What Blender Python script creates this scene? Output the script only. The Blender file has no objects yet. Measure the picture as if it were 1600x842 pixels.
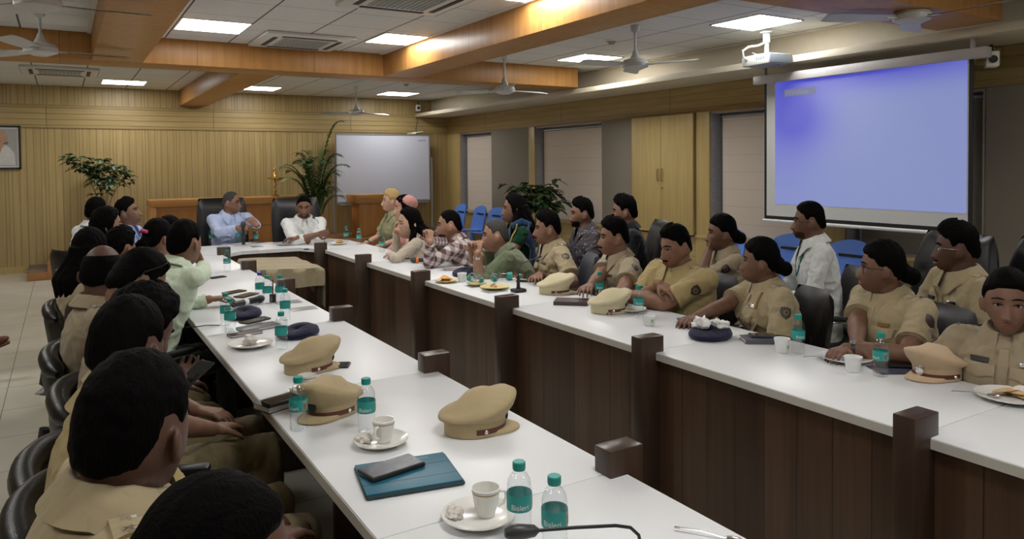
import bpy, bmesh, math, random
import numpy as np
from mathutils import Vector, Matrix
from mathutils.bvhtree import BVHTree
PI = math.pi
SC = bpy.context.scene
COL = SC.collection
# ---------------------------------------------------------------- camera, world, exposure
cam_d = bpy.data.cameras.new('camera'); cam = bpy.data.objects.new('camera', cam_d); COL.objects.link(cam)
F = 1154.0
def _n(v): return v/np.linalg.norm(v)
_dY = _n(np.array([98-800, 263-290, F])); _dX = np.array([2700-800, 238-290, F]); _dX = _n(_dX-_dX.dot(_dY)*_dY)
_dZ = np.cross(_dX, _dY)
_R = np.stack([_dX, _dY, _dZ])
M = Matrix.Identity(4)
for i in range(3):
    M[i][0] = _R[i, 0]; M[i][1] = -_R[i, 1]; M[i][2] = -_R[i, 2]
M[2][3] = 1.6
cam.matrix_world = M
cam_d.sensor_width = 36; cam_d.lens = F/1600*36; cam_d.shift_y = -131/1600; cam_d.clip_start = .02
SC.camera = cam
SC.view_settings.view_transform = 'Standard'; SC.view_settings.look = 'None'
SC.view_settings.gamma = 1; SC.view_settings.use_curve_mapping = False
SC.view_settings.exposure = 0.0
LAMP = 24.0          # emission of the ceiling panels
w = bpy.data.worlds.new('world'); SC.world = w; w.use_nodes = True
w.node_tree.nodes['Background'].inputs[0].default_value = (.75, .8, .9, 1)
w.node_tree.nodes['Background'].inputs[1].default_value = .25
# ---------------------------------------------------------------- materials
class NT:
    def __init__(s, name):
        s.m = bpy.data.materials.new(name); s.m.use_nodes = True
        s.t = s.m.node_tree; s.b = s.t.nodes['Principled BSDF']; s.co = None
    def n(s, typ, **k):
        nd = s.t.nodes.new(typ)
        for a, v in k.items():
            if a[0] == 'i' and a[1:].isdigit(): 
                if isinstance(v, bpy.types.NodeSocket): s.t.links.new(v, nd.inputs[int(a[1:])])
                else: nd.inputs[int(a[1:])].default_value = v
            else: setattr(nd, a, v)
        return nd
    def obj(s):
        if not s.co: s.co = s.n('ShaderNodeTexCoord').outputs['Object']
        return s.co
    def mapped(s, scale=(1, 1, 1), rot=(0, 0, 0)):
        nd = s.n('ShaderNodeMapping', i0=s.obj()); nd.inputs['Scale'].default_value = scale; nd.inputs['Rotation'].default_value = rot
        return nd.outputs[0]
    def noise(s, vec, scale, detail=3, rough=.55):
        nd = s.n('ShaderNodeTexNoise'); s.t.links.new(vec, nd.inputs['Vector'])
        nd.inputs['Scale'].default_value = scale; nd.inputs['Detail'].default_value = detail; nd.inputs['Roughness'].default_value = rough
        return nd.outputs[0]
    def math(s, op, a, b=None, c=None):
        nd = s.n('ShaderNodeMath', operation=op)
        for i, v in enumerate((a, b, c)):
            if v is None: continue
            if isinstance(v, bpy.types.NodeSocket): s.t.links.new(v, nd.inputs[i])
            else: nd.inputs[i].default_value = v
        return nd.outputs[0]
    def sep(s, vec=None):
        nd = s.n('ShaderNodeSeparateXYZ', i0=vec or s.obj()); return nd.outputs
    def ramp(s, fac, stops):
        nd = s.n('ShaderNodeValToRGB', i0=fac); el = nd.color_ramp.elements
        while len(el) < len(stops): el.new(.5)
        for e, (p, c) in zip(el, stops): e.position = p; e.color = (*c, 1)
        return nd.outputs[0]
    def mix(s, fac, a, b, mode='MIX'):
        nd = s.n('ShaderNodeMix', data_type='RGBA', blend_type=mode)
        for i, v in ((0, fac), (6, a), (7, b)):
            if isinstance(v, bpy.types.NodeSocket): s.t.links.new(v, nd.inputs[i])
            else: nd.inputs[i].default_value = v if i == 0 else (*v, 1)
        return nd.outputs[2]
    def bump(s, h, dist, strength=1):
        nd = s.n('ShaderNodeBump'); nd.inputs['Distance'].default_value = dist; nd.inputs['Strength'].default_value = strength
        s.t.links.new(h, nd.inputs['Height']); s.t.links.new(nd.outputs[0], s.b.inputs['Normal'])
    def col(s, c):
        if isinstance(c, bpy.types.NodeSocket): s.t.links.new(c, s.b.inputs['Base Color'])
        else: s.b.inputs['Base Color'].default_value = (*c, 1)
    def set(s, **k):
        nm = dict(rough='Roughness', metal='Metallic', spec='Specular IOR Level', trans='Transmission Weight', ior='IOR', coat='Coat Weight', sheen='Sheen Weight', sss='Subsurface Weight', alpha='Alpha')
        for a, v in k.items():
            i = s.b.inputs[nm[a]]
            if isinstance(v, bpy.types.NodeSocket): s.t.links.new(v, i)
            else: i.default_value = v
MC = {}
def plain(name, c, rough=.5, metal=0, spec=.5, var=.06, nscale=20, bump=0, **k):
    """procedural single-colour surface with slight mottling"""
    if name in MC: return MC[name]
    t = NT(name); nz = t.noise(t.obj(), nscale)
    a = tuple(x*(1-var) for x in c); b = tuple(min(1, x*(1+var)) for x in c)
    t.col(t.mix(nz, a, b)); t.set(rough=rough, metal=metal, spec=spec, **k)
    if bump: t.bump(t.noise(t.obj(), nscale*3), bump)
    MC[name] = t.m; return t.m
def cloth(name, c, rough=.85, fold=.004, weave=True, var=.08):
    if name in MC: return MC[name]
    t = NT(name); nz = t.noise(t.obj(), 9, 4)
    t.col(t.mix(nz, tuple(x*(1-var) for x in c), tuple(x*(1+var) for x in c)))
    t.set(rough=rough, spec=.2, sheen=.15)
    big = t.noise(t.mapped((1, 1, .45)), 16, 2, .5)
    fine = t.noise(t.obj(), 900, 1)
    rdg = t.math('ABSOLUTE', t.math('SUBTRACT', t.noise(t.mapped((1, 1, .6), (.4, .3, .5)), 11, 2, .5), .5))
    h = t.math('ADD', t.math('ADD', t.math('MULTIPLY', big, .7), t.math('MULTIPLY', rdg, 2.2)), t.math('MULTIPLY', fine, .03))
    t.bump(h, fold*3.4, .9)
    MC[name] = t.m; return t.m
def checked(name, c1, c2, scale):
    t = NT(name); o = t.sep(t.mapped((scale,)*3, (0, .35, 0)))
    def st(x): return t.math('GREATER_THAN', t.math('FRACT', t.math('ADD', x, .0)), .5)
    s_ = t.math('MULTIPLY', t.math('ADD', st(t.math('ADD', o[0], o[1])), st(o[2])), .5)
    t.col(t.ramp(s_, [(0, c1), (.5, tuple((a+b)/2.2 for a, b in zip(c1, c2))), (1, c2)])); t.set(rough=.85, spec=.2)
    t.bump(t.noise(t.obj(), 16, 2), .008, .8)
    MC[name] = t.m; return t.m
def dotted(name, c1, c2, scale):
    t = NT(name); v = t.n('ShaderNodeTexVoronoi', i0=t.obj()); v.inputs['Scale'].default_value = scale
    f_ = t.math('LESS_THAN', v.outputs[0], .22)
    t.col(t.mix(f_, c1, c2)); t.set(rough=.85, spec=.2); t.bump(t.noise(t.obj(), 14, 2), .008, .8)
    MC[name] = t.m; return t.m
def wood(name, c1, c2, grain=(1, 1, .06), scale=30, rough=.45, grooves=None, gdark=.45, tone=.12, coat=0, spec=.4):
    """grooves: list of (axis, spacing, width) joint lines; planks also vary slightly in tone"""
    t = NT(name); nz = t.noise(t.mapped(grain), scale, 5, .6)
    c = t.ramp(nz, [(.3, c1), (.7, c2)])
    h = None
    for g in grooves or []:
        ax, sp, wd = g[:3]; off = g[3] if len(g) > 3 else 0
        x = t.math('DIVIDE', t.math('ADD', t.sep()[ax], off+1000*sp), sp)
        fr = t.math('FRACT', x)
        d = t.math('ABSOLUTE', t.math('SUBTRACT', fr, .5))
        ln = t.math('GREATER_THAN', d, .5-wd/sp/2)
        wn = t.n('ShaderNodeTexWhiteNoise', noise_dimensions='1D'); t.t.links.new(t.math('FLOOR', x), wn.inputs['W'])
        vary = t.math('ADD', t.math('MULTIPLY', wn.outputs[0], tone), 1-tone/2)
        vc = t.n('ShaderNodeCombineXYZ', i0=vary, i1=vary, i2=vary).outputs[0]
        c = t.mix(1, c, vc, 'MULTIPLY')
        c = t.mix(ln, c, tuple(x_*gdark for x_ in c1))
        h = ln if h is None else t.math('MAXIMUM', h, ln)
    t.col(c); t.set(rough=rough, coat=coat, spec=spec)
    if h is not None: t.bump(t.math('SUBTRACT', 1, h), .004)
    MC[name] = t.m; return t.m
def emis(name, c, s):
    t = NT(name); t.col((.05, .05, .05)); t.b.inputs['Emission Color'].default_value = (*c, 1); t.b.inputs['Emission Strength'].default_value = s
    MC[name] = t.m; return t.m
def clearmat(name, tint, gloss=.12):
    """thin clear plastic: mostly see-through with a glossy skin"""
    m = bpy.data.materials.new(name); m.use_nodes = True; t = m.node_tree; t.nodes.clear()
    o = t.nodes.new('ShaderNodeOutputMaterial'); mx = t.nodes.new('ShaderNodeMixShader')
    tr = t.nodes.new('ShaderNodeBsdfTransparent'); tr.inputs[0].default_value = (*tint, 1)
    gl = t.nodes.new('ShaderNodeBsdfGlossy'); gl.inputs['Roughness'].default_value = .06
    fr = t.nodes.new('ShaderNodeLayerWeight'); fr.inputs[0].default_value = .5
    pw = t.nodes.new('ShaderNodeMath'); pw.operation = 'POWER'; pw.inputs[1].default_value = 3.0; t.links.new(fr.outputs[1], pw.inputs[0])
    ad = t.nodes.new('ShaderNodeMath'); ad.operation = 'MULTIPLY_ADD'; ad.inputs[1].default_value = .45; ad.inputs[2].default_value = gloss*.4; ad.use_clamp = True
    t.links.new(pw.outputs[0], ad.inputs[0]); t.links.new(ad.outputs[0], mx.inputs[0])
    t.links.new(tr.outputs[0], mx.inputs[1]); t.links.new(gl.outputs[0], mx.inputs[2]); t.links.new(mx.outputs[0], o.inputs[0])
    MC[name] = m; return m
# ---------------------------------------------------------------- mesh collector
def V(*a): return np.array(a, float)
def rotz(a): c, s = math.cos(a), math.sin(a); return np.array([[c, -s, 0], [s, c, 0], [0, 0, 1.]])
def roty(a): c, s = math.cos(a), math.sin(a); return np.array([[c, 0, s], [0, 1, 0], [-s, 0, c]])
def rotx(a): c, s = math.cos(a), math.sin(a); return np.array([[1, 0, 0], [0, c, -s], [0, s, c]])
def unit(v): v = np.asarray(v, float); l = np.linalg.norm(v); return v/l if l > 1e-9 else V(0, 0, 1)
class MB:
    def __init__(s): s.v = []; s.f = []; s.mi = []; s.k = 0
    def add(s, vs, fs, mi=None):
        b = len(s.v); s.v.extend([tuple(map(float, p)) for p in vs])
        s.f.extend([tuple(i+b for i in f) for f in fs]); s.mi.extend([s.k if mi is None else mi]*len(fs)); return s
    def box(s, a, b, rot=None, at=(0, 0, 0), bev=0):
        x0, y0, z0 = a; x1, y1, z1 = b
        if bev:
            bm = bmesh.new(); bmesh.ops.create_cube(bm, size=1)
            for v in bm.verts: v.co = Vector(((x0+x1)/2+v.co.x*(x1-x0), (y0+y1)/2+v.co.y*(y1-y0), (z0+z1)/2+v.co.z*(z1-z0)))
            bmesh.ops.bevel(bm, geom=bm.edges[:], offset=bev, segments=2, affect='EDGES', profile=.5)
            bm.verts.index_update(); P = [tuple(v.co) for v in bm.verts]; Fs = [[v.index for v in f.verts] for f in bm.faces]; bm.free()
        else:
            P = [(x, y, z) for z in (z0, z1) for y in (y0, y1) for x in (x0, x1)]
            Fs = [(0, 2, 3, 1), (4, 5, 7, 6), (0, 1, 5, 4), (2, 6, 7, 3), (0, 4, 6, 2), (1, 3, 7, 5)]
        if rot is not None: P = [tuple(rot@np.array(p)+np.array(at)) for p in P]
        elif at != (0, 0, 0): P = [tuple(np.array(p)+np.array(at)) for p in P]
        return s.add(P, Fs)
    def grid(s, pts, cu=False, cv=False, flip=False):
        nu, nv = len(pts), len(pts[0]); P = [p for r in pts for p in r]; Fs = []
        for i in range(nu if cu else nu-1):
            for j in range(nv if cv else nv-1):
                a, b, c, d = i*nv+j, ((i+1) % nu)*nv+j, ((i+1) % nu)*nv+(j+1) % nv, i*nv+(j+1) % nv
                Fs.append((a, d, c, b) if flip else (a, b, c, d))
        return s.add(P, Fs)
    def tube(s, path, r, n=10, caps=True, flat=1.0, up=None):
        path = [np.array(p, float) for p in path]; m = len(path)
        rs = r if hasattr(r, '__len__') else [r]*m
        rings = []; pn = None
        for i, p in enumerate(path):
            t = unit(path[min(i+1, m-1)]-path[max(i-1, 0)])
            if pn is None:
                u0 = np.array(up, float) if up is not None else (V(0, 0, 1) if abs(t[2]) < .9 else V(1, 0, 0))
                pn = unit(u0-t*t.dot(u0))
            else: pn = unit(pn-t*t.dot(pn))
            bn = np.cross(t, pn)
            rings.append([p+rs[i]*(math.cos(2*PI*k/n)*bn+math.sin(2*PI*k/n)*pn*flat) for k in range(n)])
        b = len(s.v); s.grid(rings, cv=True)
        if caps: s.add(rings[0], [tuple(range(n))]); s.add(rings[-1], [tuple(reversed(range(n)))])
        return s
    def cone(s, a, b, ra, rb, n=16): return s.tube([a, b], [ra, rb], n)
    def lathe(s, prof, c=(0, 0, 0), n=24, sx=1, sy=1, rot=None):
        rings = []
        for (r, z) in prof:
            ring = []
            for k in range(n):
                a = 2*PI*k/n; p = V(r*math.cos(a)*sx, r*math.sin(a)*sy, z)
                if rot is not None: p = rot@p
                ring.append(p+np.array(c))
            rings.append(ring)
        return s.grid(rings, cv=True, flip=True)
    def ell(s, c, r, rot=None, n=16, m=10):
        rings = []
        for i in range(m+1):
            th = PI*i/m
            ring = []
            for k in range(n):
                a = 2*PI*k/n
                p = V(r[0]*max(math.sin(th), 1e-4)*math.cos(a), r[1]*max(math.sin(th), 1e-4)*math.sin(a), r[2]*math.cos(th))
                if rot is not None: p = rot@p
                ring.append(p+np.array(c))
            rings.append(ring)
        return s.grid(rings, cv=True)
    def rcone(s, a, b, ra, rb, n=12):
        s.tube([a, b], [ra, rb], n); s.ell(a, (ra,)*3, n=n, m=8); s.ell(b, (rb,)*3, n=n, m=8); return s
    def xf(s, R=None, t=(0, 0, 0), k0=0):
        for i in range(k0, len(s.v)):
            p = np.array(s.v[i]); 
            if R is not None: p = R@p
            s.v[i] = tuple(p+np.array(t))
        return s
    def mesh(s, name, mats, smooth=True, ang=40):
        me = bpy.data.meshes.new(name); me.from_pydata(s.v, [], s.f)
        if not isinstance(mats, (list, tuple)): mats = [mats]
        for m in mats: me.materials.append(m)
        if len(mats) > 1: me.polygons.foreach_set('material_index', s.mi)
        me.update()
        if smooth and ang < 170:
            bm = bmesh.new(); bm.from_mesh(me)
            bmesh.ops.remove_doubles(bm, verts=bm.verts, dist=1e-5)
            th = math.radians(ang)
            for f in bm.faces: f.smooth = True
            for e in bm.edges:
                if len(e.link_faces) != 2 or e.calc_face_angle(0) > th: e.smooth = False
            bm.to_mesh(me); bm.free()
        elif smooth: me.polygons.foreach_set('use_smooth', [True]*len(me.polygons))
        return me
    def build(s, name, mats, parent=None, smooth=True, ang=40, loc=None):
        o = bpy.data.objects.new(name, s.mesh(name, mats, smooth, ang)); COL.objects.link(o)
        if parent: o.parent = parent
        if loc is not None: o.location = loc
        return o
def tag(o, label, cat, group=None, kind=None):
    o['label'] = label; o['category'] = cat
    if group: o['group'] = group
    if kind: o['kind'] = kind
    return o
def thing(name, label, cat, loc=(0, 0, 0), rz=0, group=None):
    o = bpy.data.objects.new(name, None); COL.objects.link(o); o.location = loc; o.rotation_euler = (0, 0, rz)
    o.empty_display_size = .05
    return tag(o, label, cat, group)
def struct(name, mb, mats, **k):
    o = mb.build(name, mats, **k); o['kind'] = 'structure'; return o
def dup(root, loc=None, rz=None, label=None, group=None, scale=None):
    r = root.copy(); COL.objects.link(r)
    if loc is not None: r.location = loc
    if rz is not None: r.rotation_euler = (0, 0, rz)
    if scale is not None: r.scale = (scale,)*3
    if label: r['label'] = label
    if group: r['group'] = group
    for ch in list(root.children):
        c = ch.copy(); COL.objects.link(c); c.parent = r
        for g in ch.children:
            d = g.copy(); COL.objects.link(d); d.parent = c
    return r
def remesh(mb, voxel, smooth_it=3, fac=.5):
    me = mb.mesh('tmp', MC_T, smooth=False)
    ob = bpy.data.objects.new('tmp', me); COL.objects.link(ob)
    md = ob.modifiers.new('r', 'REMESH'); md.mode = 'VOXEL'; md.voxel_size = voxel
    if smooth_it: sm = ob.modifiers.new('s', 'SMOOTH'); sm.factor = fac; sm.iterations = smooth_it
    dg = bpy.context.evaluated_depsgraph_get()
    out = bpy.data.meshes.new_from_object(ob.evaluated_get(dg), depsgraph=dg)
    bpy.data.objects.remove(ob); bpy.data.meshes.remove(me)
    return out
MC_T = bpy.data.materials.new('tmp')
def linkmesh(name, me, mat, parent=None):
    me.name = name; me.materials.clear(); me.materials.append(mat)
    me.polygons.foreach_set('use_smooth', [True]*len(me.polygons)); me.update()
    o = bpy.data.objects.new(name, me); COL.objects.link(o)
    if parent: o.parent = parent
    return o
def sl(c):  # sRGB 0-255 -> linear
    return tuple((x/255/12.92 if x/255 <= .04045 else ((x/255+.055)/1.055)**2.4) for x in c)
# ---------------------------------------------------------------- the room
ZC = 2.89; YB = 13.56; XR = 6.73; XL = -4.2; YF = -2.6
M_floor = NT('floor_tiles')
def _floor():
    t = M_floor; o = t.sep()
    ln = None
    for ax, off in ((0, .38), (1, .1)):
        fr = t.math('FRACT', t.math('DIVIDE', t.math('ADD', o[ax], 600+off), .6))
        l = t.math('GREATER_THAN', t.math('ABSOLUTE', t.math('SUBTRACT', fr, .5)), .4955)
        ln = l if ln is None else t.math('MAXIMUM', ln, l)
    c = t.ramp(t.noise(t.obj(), 1.4, 4), [(.3, (.50, .48, .40)), (.7, (.60, .58, .50))])
    t.col(t.mix(ln, c, (.22, .2, .16))); t.set(rough=.16, spec=.5)
_floor()
struct('floor', MB().box((XL-.2, YF-.2, -.1), (XR+.6, YB+.2, 0)), M_floor.m, smooth=False)
M_ceil = NT('ceiling_tiles')
def _ceil():
    t = M_ceil; o = t.sep(); ln = None
    for ax, off in ((0, .3), (1, .53)):
        fr = t.math('FRACT', t.math('DIVIDE', t.math('ADD', o[ax], 600+off), .6))
        wd = .487 if ax == 0 else .4945
        l = t.math('GREATER_THAN', t.math('ABSOLUTE', t.math('SUBTRACT', fr, .5)), wd)
        ln = l if ln is None else t.math('MAXIMUM', ln, l)
    c = t.ramp(t.noise(t.obj(), 60, 2), [(.3, (.66, .66, .65)), (.7, (.72, .72, .71))])
    t.col(t.mix(ln, c, (.10, .10, .11))); t.set(rough=.8)
_ceil()
struct('ceiling', MB().box((XL-.2, YF-.2, ZC), (XR+.6, YB+.2, ZC+.1)), M_ceil.m, smooth=False)
MAPLE1, MAPLE2 = (.345, .25, .105), (.43, .32, .145)
W_vert = wood('maple_vertical_boards', MAPLE1, MAPLE2, (1, 1, .05), 26, .38, [(0, .094, .006), (0, .235, .007)], .5, .10)
W_hor = wood('maple_horizontal_boards', MAPLE1, MAPLE2, (.05, .05, 1), 26, .38, [(2, .0887, .006, .03), (0, 2.44, .01, .2)], .5, .10)
W_horR = wood('maple_side_boards', MAPLE1, MAPLE2, (.05, .05, 1), 26, .38, [(2, .0887, .004, .03), (1, 2.44, .012, .2)], .6, .10)
W_flat = wood('maple_panel', (.42, .31, .125), (.50, .38, .16), (1, 1, .05), 22, .35)
W_vertR = wood('maple_side_vertical', MAPLE1, MAPLE2, (1, 1, .05), 26, .4, [(1, .094, .006)], .5, .10)
# back wall: three bands of boarding with a projecting ledge between
b = MB(); b.k = 0; b.box((XL, YB, 0), (XR+.6, YB+.12, 2.235)); b.k = 1; b.box((XL, YB-.006, 2.235), (XR+.6, YB+.12, 2.585)); b.k = 0; b.box((XL, YB, 2.585), (XR+.6, YB+.12, ZC+.02))
b.k = 2; b.box((XL, YB-.014, 2.226), (XR, YB, 2.240)); b.box((XL, YB-.014, 2.578), (XR, YB, 2.590))
struct('wall_back', b, [W_vert, W_hor, wood('maple_edge', (.25, .17, .07), (.3, .2, .09))], smooth=False)
struct('wall_left', MB().box((XL-.12, YF, 0), (XL, YB, ZC+.02)), W_vertR, smooth=False)
struct('wall_front', MB().box((XL, YF-.12, 0), (XR+.6, YF, ZC+.02)), plain('painted_wall', (.5, .46, .36), .7), smooth=False)
# right wall, built of pieces around four window recesses. name, y0, y1
SILL = .70; TOPW = 2.20
fabric_panel = plain('acoustic_fabric', (.235, .205, .165), .95, nscale=160, var=.12, bump=.001)
wins = [(11.78, 13.02), (8.53, 10.30), (4.87, 6.42), (3.30, 4.60)]
b = MB()
b.k = 0
b.box((XR, YF, TOPW), (XR+.15, YB, ZC))
b.box((XR, YF, 0), (XR+.15, YB, SILL))
for y0, y1 in ((13.02, YB), (10.30, 11.78), (6.42, 8.53), (4.60, 4.87), (YF, 3.30)): b.box((XR, y0, SILL), (XR+.15, y1, TOPW))
struct('wall_right', b, [W_horR], smooth=False)
k = 1
for y0, y1 in ((10.49, 11.76), (7.83, 8.52), (1.9, 3.28), (.4, 1.88), (-1.1, .38)):
    b = MB().box((XR-.018, y0, SILL-.02 if k < 3 else .1), (XR, y1, TOPW+.02), bev=.004)
    struct('trim_%d' % k, b, fabric_panel); k += 1
# vertical maple casings at the windows
for y0, y1 in ((13.02, YB-.001), (10.30, 10.49), (6.42, 6.64), (4.60, 4.87)):
    struct('trim_%d' % k, MB().box((XR-.022, y0, .12), (XR, y1, TOPW+.02), bev=.003), W_flat); k += 1
struct('trim_%d' % k, MB().box((XR-.03, YF, 2.215), (XR, YB-.02, 2.235)), MC['maple_edge'], smooth=False); k += 1
struct('trim_%d' % k, MB().box((XR-.04, YF, SILL-.035), (XR, YB-.02, SILL-.002), bev=.004), W_flat); k += 1
# windows: aluminium frame, glass and a roller blind inside each recess
alu = plain('window_aluminium', (.36, .37, .39), .4, .7)
def _blind(nm, c):
    t = NT(nm); o = t.sep()
    fr = t.math('FRACT', t.math('DIVIDE', t.math('ADD', o[2], 10), .205))
    l = t.math('GREATER_THAN', t.math('ABSOLUTE', t.math('SUBTRACT', fr, .5)), .478)
    t.col(t.mix(l, c, tuple(x*.86 for x in c))); t.set(rough=.9)
    t.b.inputs['Subsurface Weight'].default_value = 0
    return t.m
blindm = _blind('pale_blind', (.62, .54, .46)); blindd = _blind('taupe_blind', (.2, .175, .14))
glassm = clearmat('window_glass', (.7, .75, .78))
for i, (y0, y1) in enumerate(wins):
    b = MB(); X0 = XR+.16; X1 = XR+.20
    for a in (y0, y1-.05): b.box((X0, a, SILL), (X1, a+.05, TOPW))
    for z in (SILL, TOPW-.05): b.box((X0, y0, z), (X1, y1, z+.05))
    b.box((X0, (y0+y1)/2-.02, SILL), (X1, (y0+y1)/2+.02, TOPW))
    fr = struct('window_%d' % (i+1), b, alu, smooth=False)
    g = MB().box((XR+.175, y0+.04, SILL+.04), (XR+.181, y1-.04, TOPW-.04)).build('window_glass', glassm, fr, smooth=False)
    dk = i > 2
    bl = MB().box((XR+.10, y0+.02, SILL+.014), (XR+.104, y1-.10, TOPW-.07)).build('roller_blind', blindd if dk else blindm, fr, smooth=False)
    MB().tube([(XR+.10, y0+.02, TOPW-.05), (XR+.10, y1-.10, TOPW-.05)], .022, 10).build('blind_roller', alu, fr)
    r = MB(); r.k = 0
    for a, c in ((y0, y0+.012), (y1-.012, y1)): r.box((XR, a, SILL), (XR+.2, c, TOPW))
    r.box((XR, y0, SILL), (XR+.2, y1, SILL+.012)); r.box((XR, y0, TOPW-.012), (XR+.2, y1, TOPW))
    r.build('window_reveal', plain('stone_reveal', (.33, .31, .32), .5, nscale=25, var=.3), fr, smooth=False)
# ---- bulkhead along the right wall
cream = plain('cream_paint', (.60, .54, .42), .6)
b = MB(); b.box((6.0, YF, 2.55), (XR, YB, 2.615), bev=.006); b.box((6.36, YF, 2.61), (XR, YB, ZC))
struct('trim_%d' % k, b, cream); k += 1
# ---- wooden ceiling beams
W_beam = wood('golden_beam_wood', (.36, .165, .045), (.46, .235, .07), (1, 1, .08), 18, .42, [(0, 1.2, .006), (1, 1.2, .006)], .6, .1)
def beam(x0, x1, y0, y1, zb=2.63):
    global k
    struct('trim_%d' % k, MB().box((x0, y0, zb), (x1, y1, ZC), bev=.006), W_beam); k += 1
beam(.26, .70, YF, 8.12); beam(3.2, 3.62, YF, 8.12)
beam(XL, 6.0, 8.12, 8.58); beam(1.70, 2.10, 8.58, YB-.01); beam(3.62, 6.0, 2.82, 3.3); beam(.70, 3.2, 2.82, 3.3)
beam(-3.3, -2.9, YF, 8.12)
# white edge lip just inside each coffer
b = MB()
for (x0, x1, y0, y1) in ((.70, 3.2, 3.3, 8.12), (3.62, 6.36, 3.3, 8.12), (-2.9, .26, YF, 8.12)):
    b.box((x0, y0, ZC-.012), (x0+.035, y1, ZC)); b.box((x1-.035, y0, ZC-.012), (x1, y1, ZC))
struct('trim_%d' % k, b, plain('white_lip', (.75, .74, .7), .5), smooth=False); k += 1
# ---- skirting
struct('baseboard_back', MB().box((XL, YB-.02, 0), (XR, YB, .1)), W_flat, smooth=False)
struct('baseboard_right', MB().box((XR-.02, YF, 0), (XR, YB-.02, .12)), W_flat, smooth=False)
# ---- low stage along the back wall and its steps
stage_wood = wood('stage_wood', (.33, .15, .05), (.42, .21, .075), (.08, 1, 1), 20, .4)
struct('trim_%d' % k, MB().box((.02, 12.46, 0), (XR-.9, YB-.002, .33), bev=.004), stage_wood); k += 1
t = thing('stage_steps', 'low wooden steps at the left end of the stage against the back wall', 'steps', (-.47, 12.5, 0))
MB().box((0, 0, 0), (.25, .96, .12), bev=.004).build('lower_step', stage_wood, t)
MB().box((.25, 0, 0), (.485, .96, .235), bev=.004).build('upper_step', stage_wood, t)
MB().box((-.004, -.004, .12), (.25, .96, .125)).build('carpet_tread', plain('tread_carpet', (.16, .12, .08), .95), t, smooth=False)
# ---- ceiling panel lights
lamp_m = emis('lamp_panel', (1.0, .985, .96), LAMP)
def lamp(x, y, lab, sx=.59, sy=.59):
    t = thing('ceiling_light', lab, 'ceiling light', (x, y, ZC), 0, 'square LED panels in the false ceiling')
    b = MB()
    for q in ((-sx/2, -sy/2, sx/2, -sy/2+.012), (-sx/2, sy/2-.012, sx/2, sy/2), (-sx/2, -sy/2, -sx/2+.012, sy/2), (sx/2-.012, -sy/2, sx/2, sy/2)):
        b.box((q[0], q[1], -.008), (q[2], q[3], 0))
    b.build('frame', MC['white_lip'], t, smooth=False)
    MB().box((-sx/2+.012, -sy/2+.012, -.006), (sx/2-.012, sy/2-.012, -.001)).build('diffuser', lamp_m, t, smooth=False)
    return t
OUT = 'square ceiling light in the near part of the room, outside the picture'
lamp(1.2, 7.23, 'bright square light panel left of the air conditioning cassette in the middle ceiling bay')
lamp(2.98-.02, 7.1, 'bright square light panel tucked against the big right-hand beam, right of the air conditioner', .5)
lamp(2.96, 4.7, 'light panel at the very top edge of the frame beside the right-hand beam', .46)
lamp(5.57, 7.3, 'bright square light panel between the two fans on the right side of the ceiling')
lamp(5.52, 4.7, 'large bright light panel directly above the projector')
lamp(.82, 12.6, 'far left light panel near the back wall, left of the short back beam')
lamp(2.85, 12.6, 'far light panel near the back wall just right of the short back beam', .5)
lamp(5.2, 12.5, 'far right light panel near the back wall above the whiteboard', .6)
for (x, y) in ((-1.5, 7.2), (-1.5, 4.2), (-1.5, 11.5), (1.2, 1.0), (1.9, 4.4), (4.9, 1.2), (-1.5, 1.0), (2.4, -.8), (4.9, 10.6)):
    if (x, y) == (4.9, 10.6): continue
    lamp(x, y, OUT)
# ---------------------------------------------------------------- conference table
TT = .76
W_dark = wood('dark_veneer', (.034, .018, .010), (.066, .036, .020), (1, 1, .03), 30, .35, [(1, .145, .004), (0, .145, .004)], .5, .5, spec=.5)
W_post = wood('dark_post_wood', (.034, .019, .013), (.055, .032, .022), (1, 1, .08), 30, .3, spec=.5)
lam = NT('white_laminate'); lam.col((.74, .75, .76)); lam.set(rough=.33, spec=.35); lam.bump(lam.noise(lam.obj(), 3, 2), .002, .3); lam = lam.m
lam_e = plain('laminate_edge', (.50, .48, .43), .4)
def section(x0, x1, y0, y1, inner, label, post=True):
    """one table unit; inner = +1 when the inner (boarded) side is at x1, -1 when at x0"""
    t = thing('conference_table', label, 'table', ((x0+x1)/2, (y0+y1)/2, 0), 0, 'sections of the white-topped U-shaped table')
    hx = (x1-x0)/2; hy = (y1-y0)/2
    MB().box((-hx, -hy+.0012, TT-.035), (hx, hy-.0012, TT), bev=.003).build('tabletop', lam, t)
    for s in (-1, 1): MB().box((s*(hx+.001)-.001, -hy+.002, TT-.034), (s*(hx+.001)+.001, hy-.002, TT-.004)).build('edge_band', lam_e, t, smooth=False)
    px = inner*(hx-.035)
    MB().box((px-.012, -hy, .03), (px+.012, hy, TT-.035)).build('modesty_panel', W_dark, t, smooth=False)
    o = -inner
    MB().box((min(px, px+o*.4), hy-.03, 0), (max(px, px+o*.4), hy-.005, TT-.036)).build('end_support', W_dark, t, smooth=False)
    if post:
        a, c = (hx-.06, hx+.055) if inner > 0 else (-hx-.085, -hx+.045)
        MB().box((a, -hy-.035, 0), (c, -hy+.035, TT+.072), bev=.004).build('post', W_post, t)
    return t
LX0, LX1 = .585, 1.285; RX0, RX1 = 2.225, 2.905
Lp = [1.56, 2.74, 3.92, 5.10, 6.28, 7.46]; Rp = [1.27, 2.48, 3.70, 4.92, 6.12, 7.30]
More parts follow.
